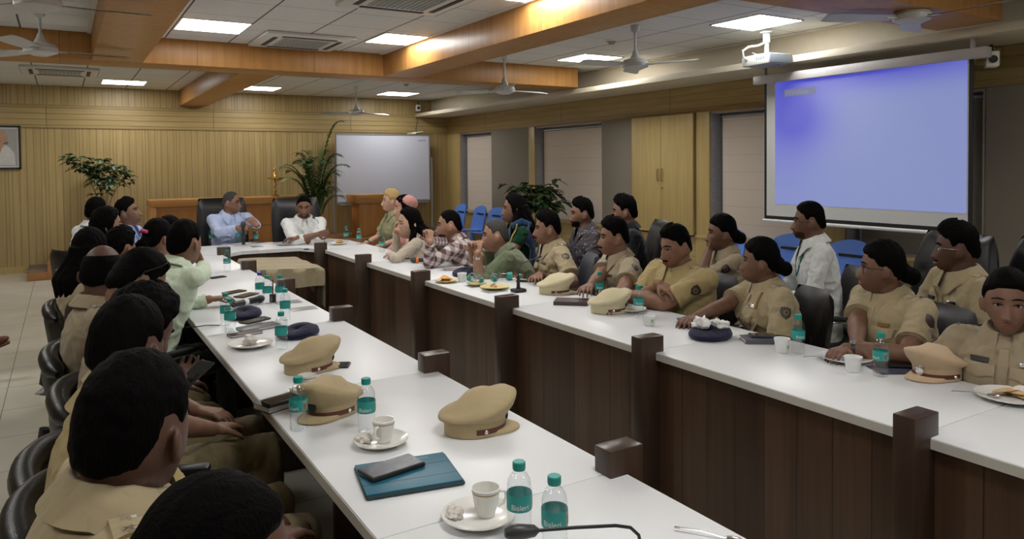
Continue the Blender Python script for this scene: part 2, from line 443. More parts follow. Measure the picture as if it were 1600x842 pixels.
Ltx = ['nearest left section of the white table, holding two water bottles and a gooseneck microphone',
 'left table section carrying the teal tablet and the nearest khaki caps',
 'left table section with the cluster of bottles and the navy beret',
 'left table section beside the man in the pale green shirt, with notebooks on it',
 'left table section beyond the pale green shirt, where the women sit',
 'farthest left table section, joining the head table']
Rtx = ['nearest right section of the white table, under the plate of food at the edge',
 'right table section with the navy beret heaped with tissue and the badge-fronted cap',
 'right table section with two khaki caps and a dark notebook',
 'right table section with toppled bottles, tan notebook and a microphone base',
 'right table section with the blue folder and the orange-ringed microphone',
 'far right table section in front of the woman with long black hair']
ys = [.34]+Lp
section(LX0, LX1, .1, Lp[0], 1, Ltx[0], post=False)
for i in range(5): section(LX0, LX1, Lp[i], Lp[i+1], 1, Ltx[i+1])
section(RX0, RX1, .05, Rp[0], -1, Rtx[0], post=False)
for i in range(5): section(RX0, RX1 if i < 2 else RX1-.05*(i-1)+.01, Rp[i], Rp[i+1], -1, Rtx[i+1])
# head table across the far end, with splayed inner corners
t = thing('head_table', 'white-topped head table across the far end where two men sit in high-backed chairs', 'table', (1.75, 8.0, 0))
def poly_slab(name, pts, z0, z1, m, par):
    b = MB(); n = len(pts); b.add([(x-1.75, y-8.0, z0) for x, y in pts]+[(x-1.75, y-8.0, z1) for x, y in pts],
        [tuple(range(n))[::-1], tuple(range(n, 2*n))]+[(i, (i+1) % n, (i+1) % n+n, i+n) for i in range(n)]); return b.build(name, m, par, smooth=False)
poly_slab('tabletop', [(LX0, 7.462), (LX1, 7.462), (1.50, 7.66), (2.06, 7.62), (2.225, 7.302), (2.76, 7.302), (2.74, 8.05), (2.62, 8.38), (LX0, 8.38)], TT-.035, TT, lam, t)
def wallseg(b, p, q, z0, z1, th=.012):
    p = V(*p); q = V(*q); d = unit(q-p); nrm = V(-d[1], d[0])*th
    P = [(*(a+s*nrm-V(1.75, 8.0)), z) for z in (z0, z1) for a in (p, q) for s in (-1, 1)]
    b.add(P, [(0, 1, 3, 2), (4, 6, 7, 5), (0, 4, 5, 1), (2, 3, 7, 6), (0, 2, 6, 4), (1, 5, 7, 3)])
b = MB()
for p, q in (((1.26, 7.49), (1.49, 7.70)), ((1.49, 7.70), (2.08, 7.66)), ((2.08, 7.66), (2.26, 7.32))): wallseg(b, p, q, .02, TT-.035)
b.build('modesty_panel', W_dark, t, smooth=False)
for (x, y) in ((1.30, 7.46), (2.19, 7.30)):
    MB().box((x-1.75-.06, y-8-.035, 0), (x-1.75+.055, y-8+.035, TT+.072), bev=.004).build('post', W_post, t)
b = MB()
for x in (.7, 2.5): b.box((x-1.76, -.3, 0), (x-1.74, .33, TT-.036))
b.build('end_support', W_dark, t, smooth=False)
# low table in the well, draped in beige cloth
t = thing('side_table', 'small dark table standing in the well of the U-shaped table', 'table', (1.70, 7.0, 0))
MB().box((-.27, -.46, .66), (.27, .46, .69), bev=.003).build('tabletop', W_dark, t)
for sx in (-1, 1):
    for sy in (-1, 1): MB().box((sx*.24-.02, sy*.43-.02, 0), (sx*.24+.02, sy*.43+.02, .66)).build('leg', W_dark, t, smooth=False)
b = MB(); pts = []
for i in range(41):
    row = []
    for j in range(41):
        u = -1+i/20; v = -1+j/20
        x = u*.38; y = v*.55; z = .700+.006*math.sin(7*x+3)+.004*math.sin(19*y+5*x)
        dx = max(0, abs(x)-.28); dy = max(0, abs(y)-.47)
        if dx: x = math.copysign(.283+.02*dx+.006*math.sin(22*y), x); z = .705-dx*(2.4+1.6*max(0, -v) if u > 0 else 2.0)-.01
        if dy: y = math.copysign(.473+.05*dy+.012*math.sin(26*u*.4), y); z = min(z, .705-dy*2.2)
        row.append((x, y, z))
    pts.append(row)
b.grid(pts); drape = b.build('draped_cloth', cloth('beige_drape', (.32, .27, .17), fold=.004), None, ang=80, loc=(1.70, 7.0, 0))
tag(drape, 'beige cloth draped over the small dark table in the well of the U', 'tablecloth')
# flush grey socket covers in the table tops
cov = plain('brushed_socket_cover', (.36, .38, .38), .35, .6)
for lab, x, y, a in (('flush grey socket cover in the left table, the farther of two beside the bottles', 1.17, 4.60, .0), ('flush grey socket cover in the left table, the nearer of two beside the bottles', 1.19, 4.34, 0),
    ('flush grey socket cover in the right table beside the toppled bottles', 2.43, 4.47, 0), ('flush grey socket cover in the right table in front of the yellow-stained plate', 2.42, 4.22, 0),
    ('flush grey socket cover on the head table, left of the chips', 1.72, 8.0, PI/2), ('flush grey socket cover on the head table in front of the chip plate', 1.98, 7.95, PI/2)):
    b = MB().box((-.075, -.055, 0), (.075, .055, .0025), bev=.001)
    o = b.build('socket_cover', cov, None, loc=(x, y, TT+.0002)); o.rotation_euler[2] = a; tag(o, lab, 'socket cover', 'flush socket covers in the table tops')
# ---------------------------------------------------------------- chairs
leather = NT('black_leather'); leather.col((.009, .009, .010)); leather.set(rough=.36, spec=.32); leather.bump(leather.noise(leather.obj(), 160, 2), .0015, .5); leather = leather.m
greyfab = plain('grey_vinyl', (.055, .06, .072), .5, nscale=200, bump=.001)
chrome = plain('chrome', (.75, .75, .77), .16, 1.0, var=.02)
blackp = plain('black_plastic', (.014, .014, .015), .4, var=.1)
def pad_shape(b, w_, h_, th, bow, z0, x0, rec, n=17, m=15, tuft=0, pw=4.0, topround=.0):
    """upholstered slab standing upright; bow = how far the sides curve forward (+x)"""
    fr = []; bk = []
    for i in range(n):
        rf = []; rb = []
        u = -1+2*i/(n-1)
        for j in range(m):
            v = j/(m-1)
            edge = (1-abs(u)**pw)**.5*(1-abs(2*v-1)**pw)**.5
            wl = 1-.12*(abs(2*v-1)**3)-topround*max(0, v-.7)*2
            y = u*w_/2*wl; z = z0+v*h_; x = x0-rec*v*h_+bow*u*u+.03*math.sin(v*PI)*.6
            tf = 0
            if tuft: tf = -.012*max(0, math.cos(u*PI*3))**6*max(0, math.cos((v-.62)*PI*5))**6
            rf.append((x+th/2*edge+tf, y, z)); rb.append((x-th/2*edge, y, z))
        fr.append(rf); bk.append(rb)
    b.grid(fr); b.grid(bk, flip=True); return b
def seat_pad(b, w_, d_, th, z0):
    tp = []; bt = []
    for i in range(15):
        r1 = []; r2 = []
        u = -1+i/7
        for j in range(15):
            v = -1+j/7; e = (1-abs(u)**4)**.5*(1-abs(v)**4)**.5
            r1.append((u*d_/2, v*w_/2*(1-.06*u), z0+th*.5+th*.5*e+.012*u*0)); r2.append((u*d_/2, v*w_/2*(1-.06*u), z0+th*.5-th*.5*e))
        tp.append(r1); bt.append(r2)
    b.grid(tp, flip=False); b.grid(bt, flip=True); return b
def office_chair(label, style='mid', loc=(0, 0, 0), rz=0, group=None):
    t = thing('office_chair', label, 'chair', loc, rz, group)
    mt = greyfab if style == 'grey' else leather
    seat_pad(MB(), .50, .46, .10, .38).build('seat', mt, t, ang=180)
    if style == 'exec': pad_shape(MB(), .56, .78, .12, .05, .46, -.20, .14, tuft=0).build('backrest', mt, t, ang=180)
    elif style == 'tuft': pad_shape(MB(), .60, .68, .14, .05, .46, -.20, .14, n=31, m=27, tuft=1, topround=.15).build('backrest', mt, t, ang=180)
    elif style == 'low': 
        bo = pad_shape(MB(), .60, .40, .085, .11, .45, -.18, .10, pw=6).build('backrest', mt, t, ang=180)
        MB().tube([(-.18-.04+.11*u*u*1.0, u*.275, .845-.035*u*u) for u in np.linspace(-1, 1, 15)], [.014]+[.036]*13+[.014], 12).build('top_roll', mt, bo)
    else: pad_shape(MB(), .48, .46, .08, .055, .46, -.20, .12, topround=.15).build('backrest', mt, t, ang=180)
    MB().tube([(-.26, 0, .52), (-.28, 0, .42), (-.20, 0, .36), (-.05, 0, .36)], .022, 8).build('back_bracket', blackp, t)
    for s in (-1, 1):
        a = MB().tube([(-.10, s*.24, .385), (-.10, s*.30, .40), (-.12, s*.305, .58), (-.06, s*.305, .635), (.14, s*.305, .635), (.19, s*.305, .56), (.12, s*.30, .40), (.10, s*.24, .385)], .0115, 8).build('armrest', chrome, t)
        MB().box((-.10, s*.305-.027, .640), (.16, s*.305+.027, .668), bev=.012).build('arm_pad', mt if style != 'low' else leather, a)
    MB().lathe([(0, .39), (.05, .39), (.05, .37), (.028, .36), (.028, .22), (.04, .2), (.04, .10), (0, .10)], n=14).build('gas_column', chrome if style != 'grey' else blackp, t)
    for k_ in range(5):
        a = 2*PI*k_/5+.3; c, s = math.cos(a), math.sin(a)
        l = MB().tube([(0, 0, .115), (.15*c, .15*s, .10), (.29*c, .29*s, .068)], [.024, .02, .014], 8).build('base_leg', chrome if style != 'grey' else blackp, t)
        MB().tube([(.29*c-s*.02, .29*s+c*.02, .028), (.29*c+s*.02, .29*s-c*.02, .028)], .028, 12).build('castor', blackp, l)
    return t
blue = plain('blue_plastic', (.10, .25, .74), .42, var=.04)
def blue_chair(label, loc, rz):
    t = thing('plastic_chair', label, 'chair', loc, rz, 'blue plastic chairs along the window wall')
    # seat and back as one moulded shell, slot in the back
    b = MB(); pts = []
    for i in range(13):
        v = i/12
        row = []
        for j in range(11):
            u = -1+j/5
            if v < .45: s_ = v/.45; x = .20-.38*s_; z = .44-.02*s_+.012*u*u
            else: s_ = (v-.45)/.55; x = -.18-.10*s_; z = .42+.44*s_; 
            wl = .225-.03*max(0, v-.8)*5*abs(u)
            row.append((x+.035*u*u*(v > .45), u*wl, z-(.05*u*u if v > .95 else 0)))
        pts.append(row)
    b.grid(pts); b.grid([[(p[0]-.012, p[1], p[2]-.012) for p in r] for r in pts], flip=True)
    b.build('shell', blue, t, ang=60)
    MB().box((-.31, -.12, .70), (-.225, .12, .725), rot=roty(0)).build('back_rail', blackp, t, smooth=False)
    for sx, sy in ((1, 1), (1, -1), (-1, 1), (-1, -1)):
        MB().tube([(sx*.17, sy*.18, .43), (sx*.20, sy*.22, 0)], [.022, .016], 8).build('leg', blue, t)
    return t
for lab, x, y, rz in (('blue plastic chair under the farthest window, leftmost of the row', 6.15, 12.35, PI), ('blue plastic chair under the farthest window, seen over the plaid shirt', 6.15, 11.6, PI), ('blue plastic chair between the far window and the potted plant', 6.12, 10.95, PI+.1),
    ('blue plastic chair behind the seated women, below the cupboard end', 6.1, 5.75, PI), ('blue plastic chair behind the man in the white shirt with a lanyard', 6.1, 4.95, PI), ('blue plastic chair under the projector screen, right of the white-shirted man', 6.05, 4.25, PI)):
    blue_chair(lab, (x, y, 0), rz)
# ---------------------------------------------------------------- wall, stage and ceiling objects
# projector screen
t = thing('projection_screen', 'large pull-down projector screen showing a blue picture, hanging below the right bulkhead', 'projector screen', (6.10, 4.08, 0))
blk = plain('screen_black_border', (.008, .008, .01), .6)
MB().box((-.045, -1.12, 2.385), (.045, 1.12, 2.47), bev=.012).build('roller_case', plain('case_white', (.5, .48, .48), .5), t)
for yy in (-1.0, 1.0): MB().box((-.02, yy-.012, 2.46), (.02, yy+.012, 2.552), bev=.004).build('end_bracket', MC['case_white'], t)
MB().box((-.004, -1.005, 1.015), (.004, 1.005, 2.40)).build('border', blk, t, smooth=False)
MB().tube([(0, -1.02, 1.005), (0, 1.02, 1.005)], .016, 10).build('weight_bar', plain('bar_white', (.7, .7, .7), .4), t)
MB().box((-.006, -.975, 1.055), (-.0045, .975, 2.395)).build('screen_surface', plain('screen_white', (.60, .61, .60), .8, var=.01), t, smooth=False)
m = NT('self_glowing_picture')  # projector light painted in: the picture glows by its own emission
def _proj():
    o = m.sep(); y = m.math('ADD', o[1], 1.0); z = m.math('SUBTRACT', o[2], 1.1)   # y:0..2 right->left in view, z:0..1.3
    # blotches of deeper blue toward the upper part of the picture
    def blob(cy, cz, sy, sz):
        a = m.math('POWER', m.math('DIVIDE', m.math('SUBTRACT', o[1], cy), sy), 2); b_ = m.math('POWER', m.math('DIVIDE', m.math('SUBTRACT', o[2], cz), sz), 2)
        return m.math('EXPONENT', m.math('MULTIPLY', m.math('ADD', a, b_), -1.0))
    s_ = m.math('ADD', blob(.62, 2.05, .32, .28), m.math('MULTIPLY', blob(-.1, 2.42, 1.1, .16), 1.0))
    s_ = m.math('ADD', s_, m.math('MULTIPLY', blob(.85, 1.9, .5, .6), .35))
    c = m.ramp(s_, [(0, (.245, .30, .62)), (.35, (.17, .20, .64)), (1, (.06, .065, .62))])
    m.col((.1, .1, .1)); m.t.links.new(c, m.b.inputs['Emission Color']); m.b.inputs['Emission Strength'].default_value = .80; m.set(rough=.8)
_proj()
MB().box((-.0085, -.965, 1.175), (-.0065, .87, 2.385)).build('self_glowing_image', m.m, t, smooth=False)
cu = bpy.data.curves.new('caption', 'FONT'); cu.body = 'Wireless'; cu.size = .075; to = bpy.data.objects.new('tmp', cu); COL.objects.link(to)
me = bpy.data.meshes.new_from_object(to.evaluated_get(bpy.context.evaluated_depsgraph_get())); bpy.data.objects.remove(to)
cap = MB().box((-.0095, .40, 2.235), (-.0090, .76, 2.305)).build('caption_band', emis('caption_grey', (.20, .22, .38), .7), t, smooth=False)  # caption emits as well, in place of light thrown by the projector
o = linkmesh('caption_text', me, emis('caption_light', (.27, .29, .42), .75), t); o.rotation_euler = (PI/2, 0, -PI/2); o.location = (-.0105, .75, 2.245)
# projector on its ceiling mount
t = thing('projector', 'white ceiling projector with grey front and looped cable, in front of the screen', 'projector', (5.87, 4.87, 2.585), -.10)
pw_ = plain('projector_white', (.36, .37, .35), .55, spec=.2); pg = plain('projector_grey', (.16, .19, .22), .35)
MB().box((-.15, -.18, -.055), (.14, .18, .045), bev=.012).build('casing', pw_, t)
MB().box((-.145, -.192, -.048), (.135, -.174, .038), bev=.004).build('front_panel', pg, t)
MB().lathe([(0, .0), (.035, 0), (.032, -.018), (0, -.018)], (.05, -.11, -.053), 16).build('lens_hood', pw_, t)
for i in range(4): MB().box((-.153, -.12+.03*i, -.01), (-.149, -.105+.03*i, .02)).build('vent_slot', pg, t, smooth=False)
MB().lathe([(0, .045), (.045, .045), (.045, .055), (.022, .06), (.022, .16), (.035, .17), (.035, .255), (.06, .262), (.06, .272), (0, .272)], n=18).build('ceiling_mount', pw_, t)
MB().tube([(-.12, .10, .0), (-.19, .11, .03), (-.21, .10, .09), (-.16, .07, .13), (-.08, .03, .14), (-.02, 0, .17)], .011, 8).build('cable', pw_, t)
MB().tube([(-.12, .02, .03), (-.16, .03, .07), (-.10, .02, .05), (-.04, 0, .06)], .004, 6).build('thin_cable', pw_, t)
# AC cassettes
def cassette(x, y, label, s=.44, rz=0):
    t = thing('air_conditioner', label, 'air conditioner', (x, y, ZC), rz, 'ceiling air conditioning cassettes')
    acw = plain('ac_white', (.62, .62, .59), .45)
    MB().box((-s, -s, -.035), (s, s, 0), bev=.03).build('face_panel', acw, t)
    g = MB().box((-.24, -.24, -.042), (.24, .24, -.034), bev=.004).build('grille', plain('ac_grille', (.42, .43, .41), .6), t)
    for i in range(11):
        MB().box((-.22+.042*i, -.22, -.047), (-.20+.042*i, .22, -.041)).build('grille_bar', plain('ac_bar', (.3, .31, .3), .6), g, smooth=False)
    for a in range(4):
        MB().box((-.27, .30, -.040), (.27, .345, -.034), rot=rotz(a*PI/2)).build('air_slot', plain('ac_slot', (.05, .05, .045), .7), t, smooth=False)
    return t
cassette(2.12, 7.62, 'white air conditioning cassette in the middle ceiling bay between two light panels')
cassette(.0, 11.4, 'ceiling air conditioning cassette at far left, behind the fan blades')
cassette(2.3, 5.3, 'ceiling air conditioning cassette at the top edge of the frame')
# ceiling fans
def fan(x, y, rod, ang, label, R_=.62, size=1.0):
    t = thing('ceiling_fan', label, 'ceiling fan', (x, y, ZC-rod), 0, 'white three-bladed ceiling fans')
    fw_ = plain('fan_white', (.60, .61, .60), .4)
    MB().lathe([(0, .05), (.05, .05), (.105, .035), (.125, .005), (.12, -.03), (.06, -.055), (0, -.06)], n=28).build('motor', fw_, t)
    MB().lathe([(.012, .0), (.012, rod-.05)], n=10).build('down_rod', fw_, t)
    MB().lathe([(.05, .05), (.034, .08), (.02, .12), (.014, .13)], n=16).build('lower_canopy', fw_, t)
    MB().lathe([(.014, rod-.07), (.035, rod-.06), (.045, rod-.02), (.045, rod)], n=16).build('upper_canopy', fw_, t)
    for k_ in range(3):
        a = ang+k_*2*PI/3; Rm = rotz(a)
        b = MB(); pts = []
        for i in range(9):
            u = i/8; r = .14+(R_-.14)*u; wd = .05+.022*math.sin(min(1, u*1.1)*PI*.6)
            if u > .93: wd *= .8
            pts.append([Rm@V(r, q*wd, -.01+q*wd*.22) for q in (-1, -.5, 0, .5, 1)])
        b.grid(pts); b.grid([[p-V(0, 0, .004) for p in r] for r in pts], flip=True)
        bl = b.build('blade', fw_, t, ang=60)
        MB().box((.09, -.025, -.018), (.19, .025, -.010), rot=Rm).build('blade_bracket', fw_, bl, smooth=False)
    return t
fan(-.10, 5.08, .33, .06, 'white ceiling fan highest in the upper left corner, nearest of the two left fans', .60)
fan(-.13, 7.12, .32, .20, 'white ceiling fan on a long rod, lower of the two at upper left', .68)
fan(4.12, 11.65, .42, .25, 'white ceiling fan farthest away, in front of the back wall above the palm')
fan(4.42, 7.42, .42, .10, 'white ceiling fan hanging in front of the cream bulkhead in the middle')
fan(4.62, 5.35, .36, .95, 'white ceiling fan between the smoke detector and the projector', .6)
fan(5.06, 2.96, .29, .55, 'white ceiling fan cut off by the top edge of the frame above the screen')
# smoke detectors, little wall speaker boxes
for x, y, l in ((4.96, 6.12, 'small round smoke detector on the ceiling left of the near right fan'), (4.66, 10.85, 'small round smoke detector on the ceiling near the far right light')):
    t = thing('smoke_detector', l, 'smoke detector', (x, y, ZC))
    MB().lathe([(0, -.045), (.03, -.045), (.035, -.02), (.055, -.018), (.055, 0), (0, 0)], n=20).build('sensor_body', plain('detector_grey', (.35, .35, .34), .5), t)
    MB().lathe([(.056, -.012), (.075, -.008), (.075, 0), (.056, 0)], n=20).build('mounting_ring', MC['white_lip'], t)
def speaker(x, y, z, rz, label, tilt=.0):
    t = thing('wall_camera', label, 'camera', (x, y, z), rz)
    MB().box((-.07, -.045, -.06), (.05, .045, .06), bev=.01).build('housing', MC['white_lip'], t)
    MB().lathe([(0, .0), (.028, 0), (.03, -.02), (0, -.02)], (.0, 0, 0), 16, rot=roty(-PI/2)).xf(None, (.048+.006, 0, -.005)).build('lens', blk, t)
    MB().tube([(-.03, 0, .05), (-.03, 0, .12)], .012, 8).build('mount_arm', blackp, t)
    return t
speaker(6.0, 13.40, 2.72, -PI/2-.3, 'small white security camera in the far corner above the whiteboard')
speaker(6.22, 3.0, 2.38, PI+.6, 'small white camera hanging at the right end of the projector screen')
t = thing('wall_bracket', 'small maple block and grey box on the wall right of the screen case', 'bracket', (6.62, 3.28, 2.46))
MB().box((-.02, -.12, -.06), (.08, .05, .06), bev=.005).build('wood_block', W_flat, t)
MB().box((-.06, .02, -.05), (-.02, .10, .05), bev=.005).build('junction_box', MC['detector_grey'], t)
t = thing('cable', 'thin dark cable hanging down the back wall from the corner camera', 'cable', (6.0, 13.49, 2.2)); 
MB().tube([(0, 0, .40), (.02, .0, .25), (-.01, 0, .12), (-.0, 0, -.02)], .006, 6).build('cord', blackp, t)
t = thing('tube_light', 'slim white lamp fitting on the wall above the right end of the whiteboard', 'lamp', (5.98, 13.40, 2.225))
MB().tube([(-.13, -.1, 0), (.12, .02, .03)], .014, 8).build('tube', plain('tube_white', (.8, .8, .8), .4), t); MB().box((-.18, -.12, -.025), (-.08, .1, .0), bev=.006).build('holder', MC['white_lip'], t)
# cupboard doors built into the window wall
t = thing('wall_cupboard', 'tall maple cupboard with two flush doors between the windows', 'cupboard', (XR-.02, 7.23, 0))
MB().box((-.02, -.585, SILL-.03), (.02, .585, TOPW+.015)).build('carcass', MC['maple_edge'], t, smooth=False)
for s in (-1, 1):
    d = MB().box((-.042, min(s*.003, s*.575), SILL-.01), (-.021, max(s*.003, s*.575), TOPW+.005), bev=.003).build('door', W_flat, t)
    b = MB().tube([(-.045, s*.035, 1.36), (-.072, s*.035, 1.365), (-.075, s*.035, 1.44), (-.072, s*.035, 1.515), (-.045, s*.035, 1.52)], .007, 8); b.build('handle', plain('brass_handle', (.42, .30, .14), .3, .9), d)
MB().tube([(-.05, -.03, 1.27), (-.04, -.03, 1.27)], .012, 12).build('lock', MC['brass_handle'], t)
# whiteboard on stand
t = thing('whiteboard', 'big blank whiteboard on a wheeled aluminium stand against the back wall', 'whiteboard', (5.24, 13.30, 0))
wb = NT('whiteboard_gloss'); wb.col((.56, .58, .66)); wb.set(rough=.3); wb = wb.m
MB().box((-.93, -.008, .93), (.93, .008, 2.17)).build('board', wb, t, smooth=False)
b = MB()
for q in ((-.95, .93, -.93, 2.17), (.93, .93, .95, 2.17), (-.95, 2.17, .95, 2.19), (-.95, .90, .95, .93)): b.box((q[0], -.016, q[1]), (q[2], .016, q[3]))
b.build('frame', alu, t, smooth=False)
MB().box((-.9, -.07, .865), (.9, -.0, .885), bev=.004).build('pen_tray', alu, t)
MB().box((.70, -.0095, 2.06), (.86, -.0085, 2.09)).build('marker_note', plain('faded_marker', (.38, .38, .5), .6), t, smooth=False)
for s in (-1, 1):
    MB().tube([(s*.99, .0, .38), (s*.99, 0, 1.75)], .018, 8).build('upright', alu, t); MB().tube([(s*.99, -.20, .37), (s*.99, .20, .37)], .015, 8).build('foot', alu, t)
# long desk and podium on the stage
W_desk = wood('orange_desk_wood', (.40, .18, .045), (.50, .25, .07), (.06, 1, 1), 16, .35)
W_desk2 = wood('orange_desk_panel', (.36, .15, .035), (.46, .21, .055), (1, 1, .06), 16, .35)
t = thing('stage_desk', 'long orange-brown wooden desk on the stage behind the head table', 'desk', (2.40, 12.75, .33))
L_ = 1.28
MB().box((-L_, -.28, .66), (L_, .28, .765), bev=.004).build('desk_top', W_desk, t)
for s in (-1, 1): MB().box((min(s*L_, s*(L_-.09)), -.27, 0), (max(s*L_, s*(L_-.09)), .27, .66), bev=.003).build('side_panel', W_desk, t)
MB().box((-L_+.09, -.17, 0), (L_-.09, -.15, .66)).build('front_panel', W_desk2, t, smooth=False)
MB().box((-L_+.09, -.2, .60), (L_-.09, -.17, .66)).build('upper_rail', MC['stage_wood'], t, smooth=False)
t = thing('podium', 'orange-brown wooden lectern in front of the whiteboard', 'lectern', (4.72, 12.75, .33))
MB().box((-.34, -.26, .60), (.34, .26, .75), bev=.006).build('top', W_desk, t); MB().box((-.26, -.20, 0), (.26, .20, .6), bev=.004).build('column', W_desk2, t)
# brass lamp
brass = plain('brass', (.55, .36, .12), .25, 1.0)
t = thing('oil_lamp', 'tall tiered brass oil lamp standing on the stage desk left of the palm', 'lamp', (3.05, 12.7, 1.095))
MB().lathe([(0, 0), (.07, 0), (.07, .012), (.03, .03), (.014, .06), (.026, .09), (.014, .12), (.014, .17), (.026, .19), (.014, .21), (.016, .25), (.02, .27)], n=20).build('stem', brass, t)
MB().lathe([(.02, .27), (.12, .30), (.125, .315), (.03, .29), (.018, .31), (.014, .33)], n=24).build('lamp_bowl', brass, t)
MB().lathe([(.014, .33), (.03, .36), (.018, .39), (.012, .41), (.032, .43), (.034, .46), (.012, .49), (.004, .54), (0, .545)], n=16).build('finial', brass, t)
# portrait at the left edge
t = thing('framed_portrait', 'black-framed portrait of a bald man in white on the back wall', 'picture', (-.80, YB-.016, 1.925))
b = MB()
for q in ((-.26, -.33, -.235, .33), (.235, -.33, .26, .33), (-.26, -.33, .26, -.305), (-.26, .305, .26, .33)): b.box((q[0], -.022, q[1]), (q[2], .0, q[3]))
b.build('frame', blk, t, smooth=False)
MB().box((-.24, -.006, -.31), (.24, -.001, .31)).build('mount', plain('mount_white', (.60, .60, .58), .4), t, smooth=False)
b = MB().box((-.21, -.009, -.28), (.21, -.0065, .28)); b.build('photo_background', plain('photo_grey', (.34, .33, .31), .3, nscale=3, var=.25), t, smooth=False)
def flat(pts, y, name, m_):
    n = len(pts); MB().add([(x, y, z) for x, z in pts]+[(x, y+.0015, z) for x, z in pts], [tuple(range(n))]+[(i, i+n, (i+1) % n+n, (i+1) % n) for i in range(n)]).build(name, m_, t, smooth=False)
flat([(-.2, -.27), (.19, -.27), (.18, -.1), (.12, .0), (.04, .05), (-.03, -.10), (-.12, .02), (-.2, -.02)], -.0105, 'robe', plain('photo_white', (.55, .54, .53), .4, nscale=8, var=.2))
flat([(-.13, -.10), (-.02, -.16), (.02, -.02), (.055, .03), (.02, .09), (-.14, .09)], -.0112, 'neck', plain('photo_skin', (.42, .25, .15), .4, nscale=14, var=.3))
flat([(.0+.085*math.cos(a)+.01, .14+.11*math.sin(a)) for a in np.linspace(0, 2*PI, 24, endpoint=False)], -.012, 'head', MC['photo_skin'])
flat([(.07, .08), (.10, .09), (.105, .055), (.06, .04), (.03, .06)], -.0135, 'moustache', plain('photo_grey_hair', (.16, .11, .09), .5))
# little hooks and screws on the boarding are left to the board pattern; a light switch plate by the window
# ---------------------------------------------------------------- plants
leafm = plain('leaf_green', (.028, .065, .018), .42, nscale=8, var=.5); leafm2 = plain('palm_green', (.06, .115, .03), .5, nscale=8, var=.4)
potm = plain('clay_pot', (.32, .30, .27), .6); soil = plain('soil', (.05, .035, .02), .95); barkm = plain('stem_brown', (.12, .09, .05), .8)
def leaf(b, p, d, L, w_, droop, up=V(0, 0, 1)):
    d = unit(d); s = unit(np.cross(d, up)); pts = []
    for i in range(6):
        u = i/5; c = p+d*L*u-V(0, 0, 1)*droop*L*u*u; wd = w_*math.sin(PI*min(1, u*.93+.07))**.8*(1 if i < 5 else .05)
        n_ = unit(np.cross(s, d))
        pts.append([c-s*wd+n_*wd*.25, c, c+s*wd+n_*wd*.25])
    b.grid(pts)
def pot(t, h=.34, r=.17):
    MB().lathe([(0, 0), (r*.72, 0), (r, h*.88), (r*1.08, h*.88), (r*1.08, h), (r*.93, h), (r*.9, h*.9), (0, h*.9)], n=28).build('pot', potm, t)
    MB().lathe([(0, h*.93), (r*.9, h*.92)], n=20).build('soil', soil, t)
def broad_plant(label, loc, h0, h1, spread, seed, nst=7, lf=.085, nlf=26, group=None):
    rnd = random.Random(seed); t = thing('potted_plant', label, 'plant', loc); pot(t)
    st = MB(); lv = MB()
    for k_ in range(nst):
        a = 2*PI*k_/nst+rnd.uniform(-.4, .4); rr = spread*rnd.uniform(.25, 1.0); top = rnd.uniform(h0+.35*(h1-h0), h1)
        path = [V(.03*math.cos(a), .03*math.sin(a), .3), V(.25*rr*math.cos(a), .25*rr*math.sin(a), .3+(top-.3)*.5), V(.6*rr*math.cos(a), .6*rr*math.sin(a), .3+(top-.3)*.85), V(rr*math.cos(a), rr*math.sin(a), top)]
        st.tube(path, [.008, .006, .004, .002], 6)
        for q in range(nlf):
            u = 1-rnd.random()*.45; i = min(2, int(u*3)); f_ = u*3-i; p = path[i]*(1-f_)+path[i+1]*f_
            if p[2] < h0: continue
            aa = rnd.uniform(0, 2*PI); tw = .16*rnd.random()
            q2 = p+V(math.cos(aa)*tw, math.sin(aa)*tw, rnd.uniform(-.03, .07)); st.tube([p, q2], [.002, .001], 4)
            for m_ in range(3):
                a3 = aa+(m_-1)*.8; leaf(lv, q2, V(math.cos(a3), math.sin(a3), rnd.uniform(-.3, .35)), lf*rnd.uniform(.7, 1.2), lf*.24, .35)
    st.build('stems', barkm, t); lv.build('foliage', leafm, t, ang=180)
    return t
broad_plant('bushy dark green potted plant on the stage left of the long desk', (.52, 12.95, .33), .85, 1.50, .42, 4, 9, .11, 22)
broad_plant('leafy potted plant by the second window, behind the woman in the sari', (6.15, 9.45, 0), .78, 1.34, .50, 11, 9, .19, 12)
def palm(label, loc):
    rnd = random.Random(7); t = thing('potted_palm', label, 'plant', loc); pot(t, .36, .18)
    st = MB(); lv = MB()
    fr = [(0, 0)]
    for k_ in range(34):
        a = 2*PI*k_/15*2.4+rnd.uniform(-.3, .3); H_ = rnd.uniform(1.15, 1.95); out = rnd.uniform(.20, .55)
        if k_ == 0: a = -.1; H_ = 2.38; out = .42
        if k_ == 1: a = PI*.9; H_ = 1.7; out = .5
        pts = []
        for i in range(15):
            u = i/14; pts.append(V(math.cos(a)*out*u**1.6, math.sin(a)*out*u**1.6, .33+(H_-.33)*(1-(1-u)**1.7)-(.28*max(0, u-.6)**1.3 if k_ else .1*max(0, u-.7))))
        st.tube(pts, [.008-.0065*i/14 for i in range(15)], 6)
        for i in range(5, 15):
            for sub in (0, .5):
                if i == 14 and sub: continue
                p = pts[i]*(1-sub)+pts[min(14, i+1)]*sub; d = unit(pts[min(14, i+1)]-pts[i-1]); s_ = unit(np.cross(d, V(0, 0, 1)))
                for sg in (-1, 1):
                    leaf(lv, p, d*.75+s_*sg*.8+V(0, 0, .15), .25*(1-.35*abs(i-9)/6)*rnd.uniform(.85, 1.1), .013, .45)
    st.build('fronds', plain('frond_stem', (.10, .14, .04), .6), t); lv.build('leaflets', leafm2, t, ang=180); return t
palm('tall feathery potted palm in front of the whiteboard, behind the man in the white shirt', (3.62, 12.30, .0))
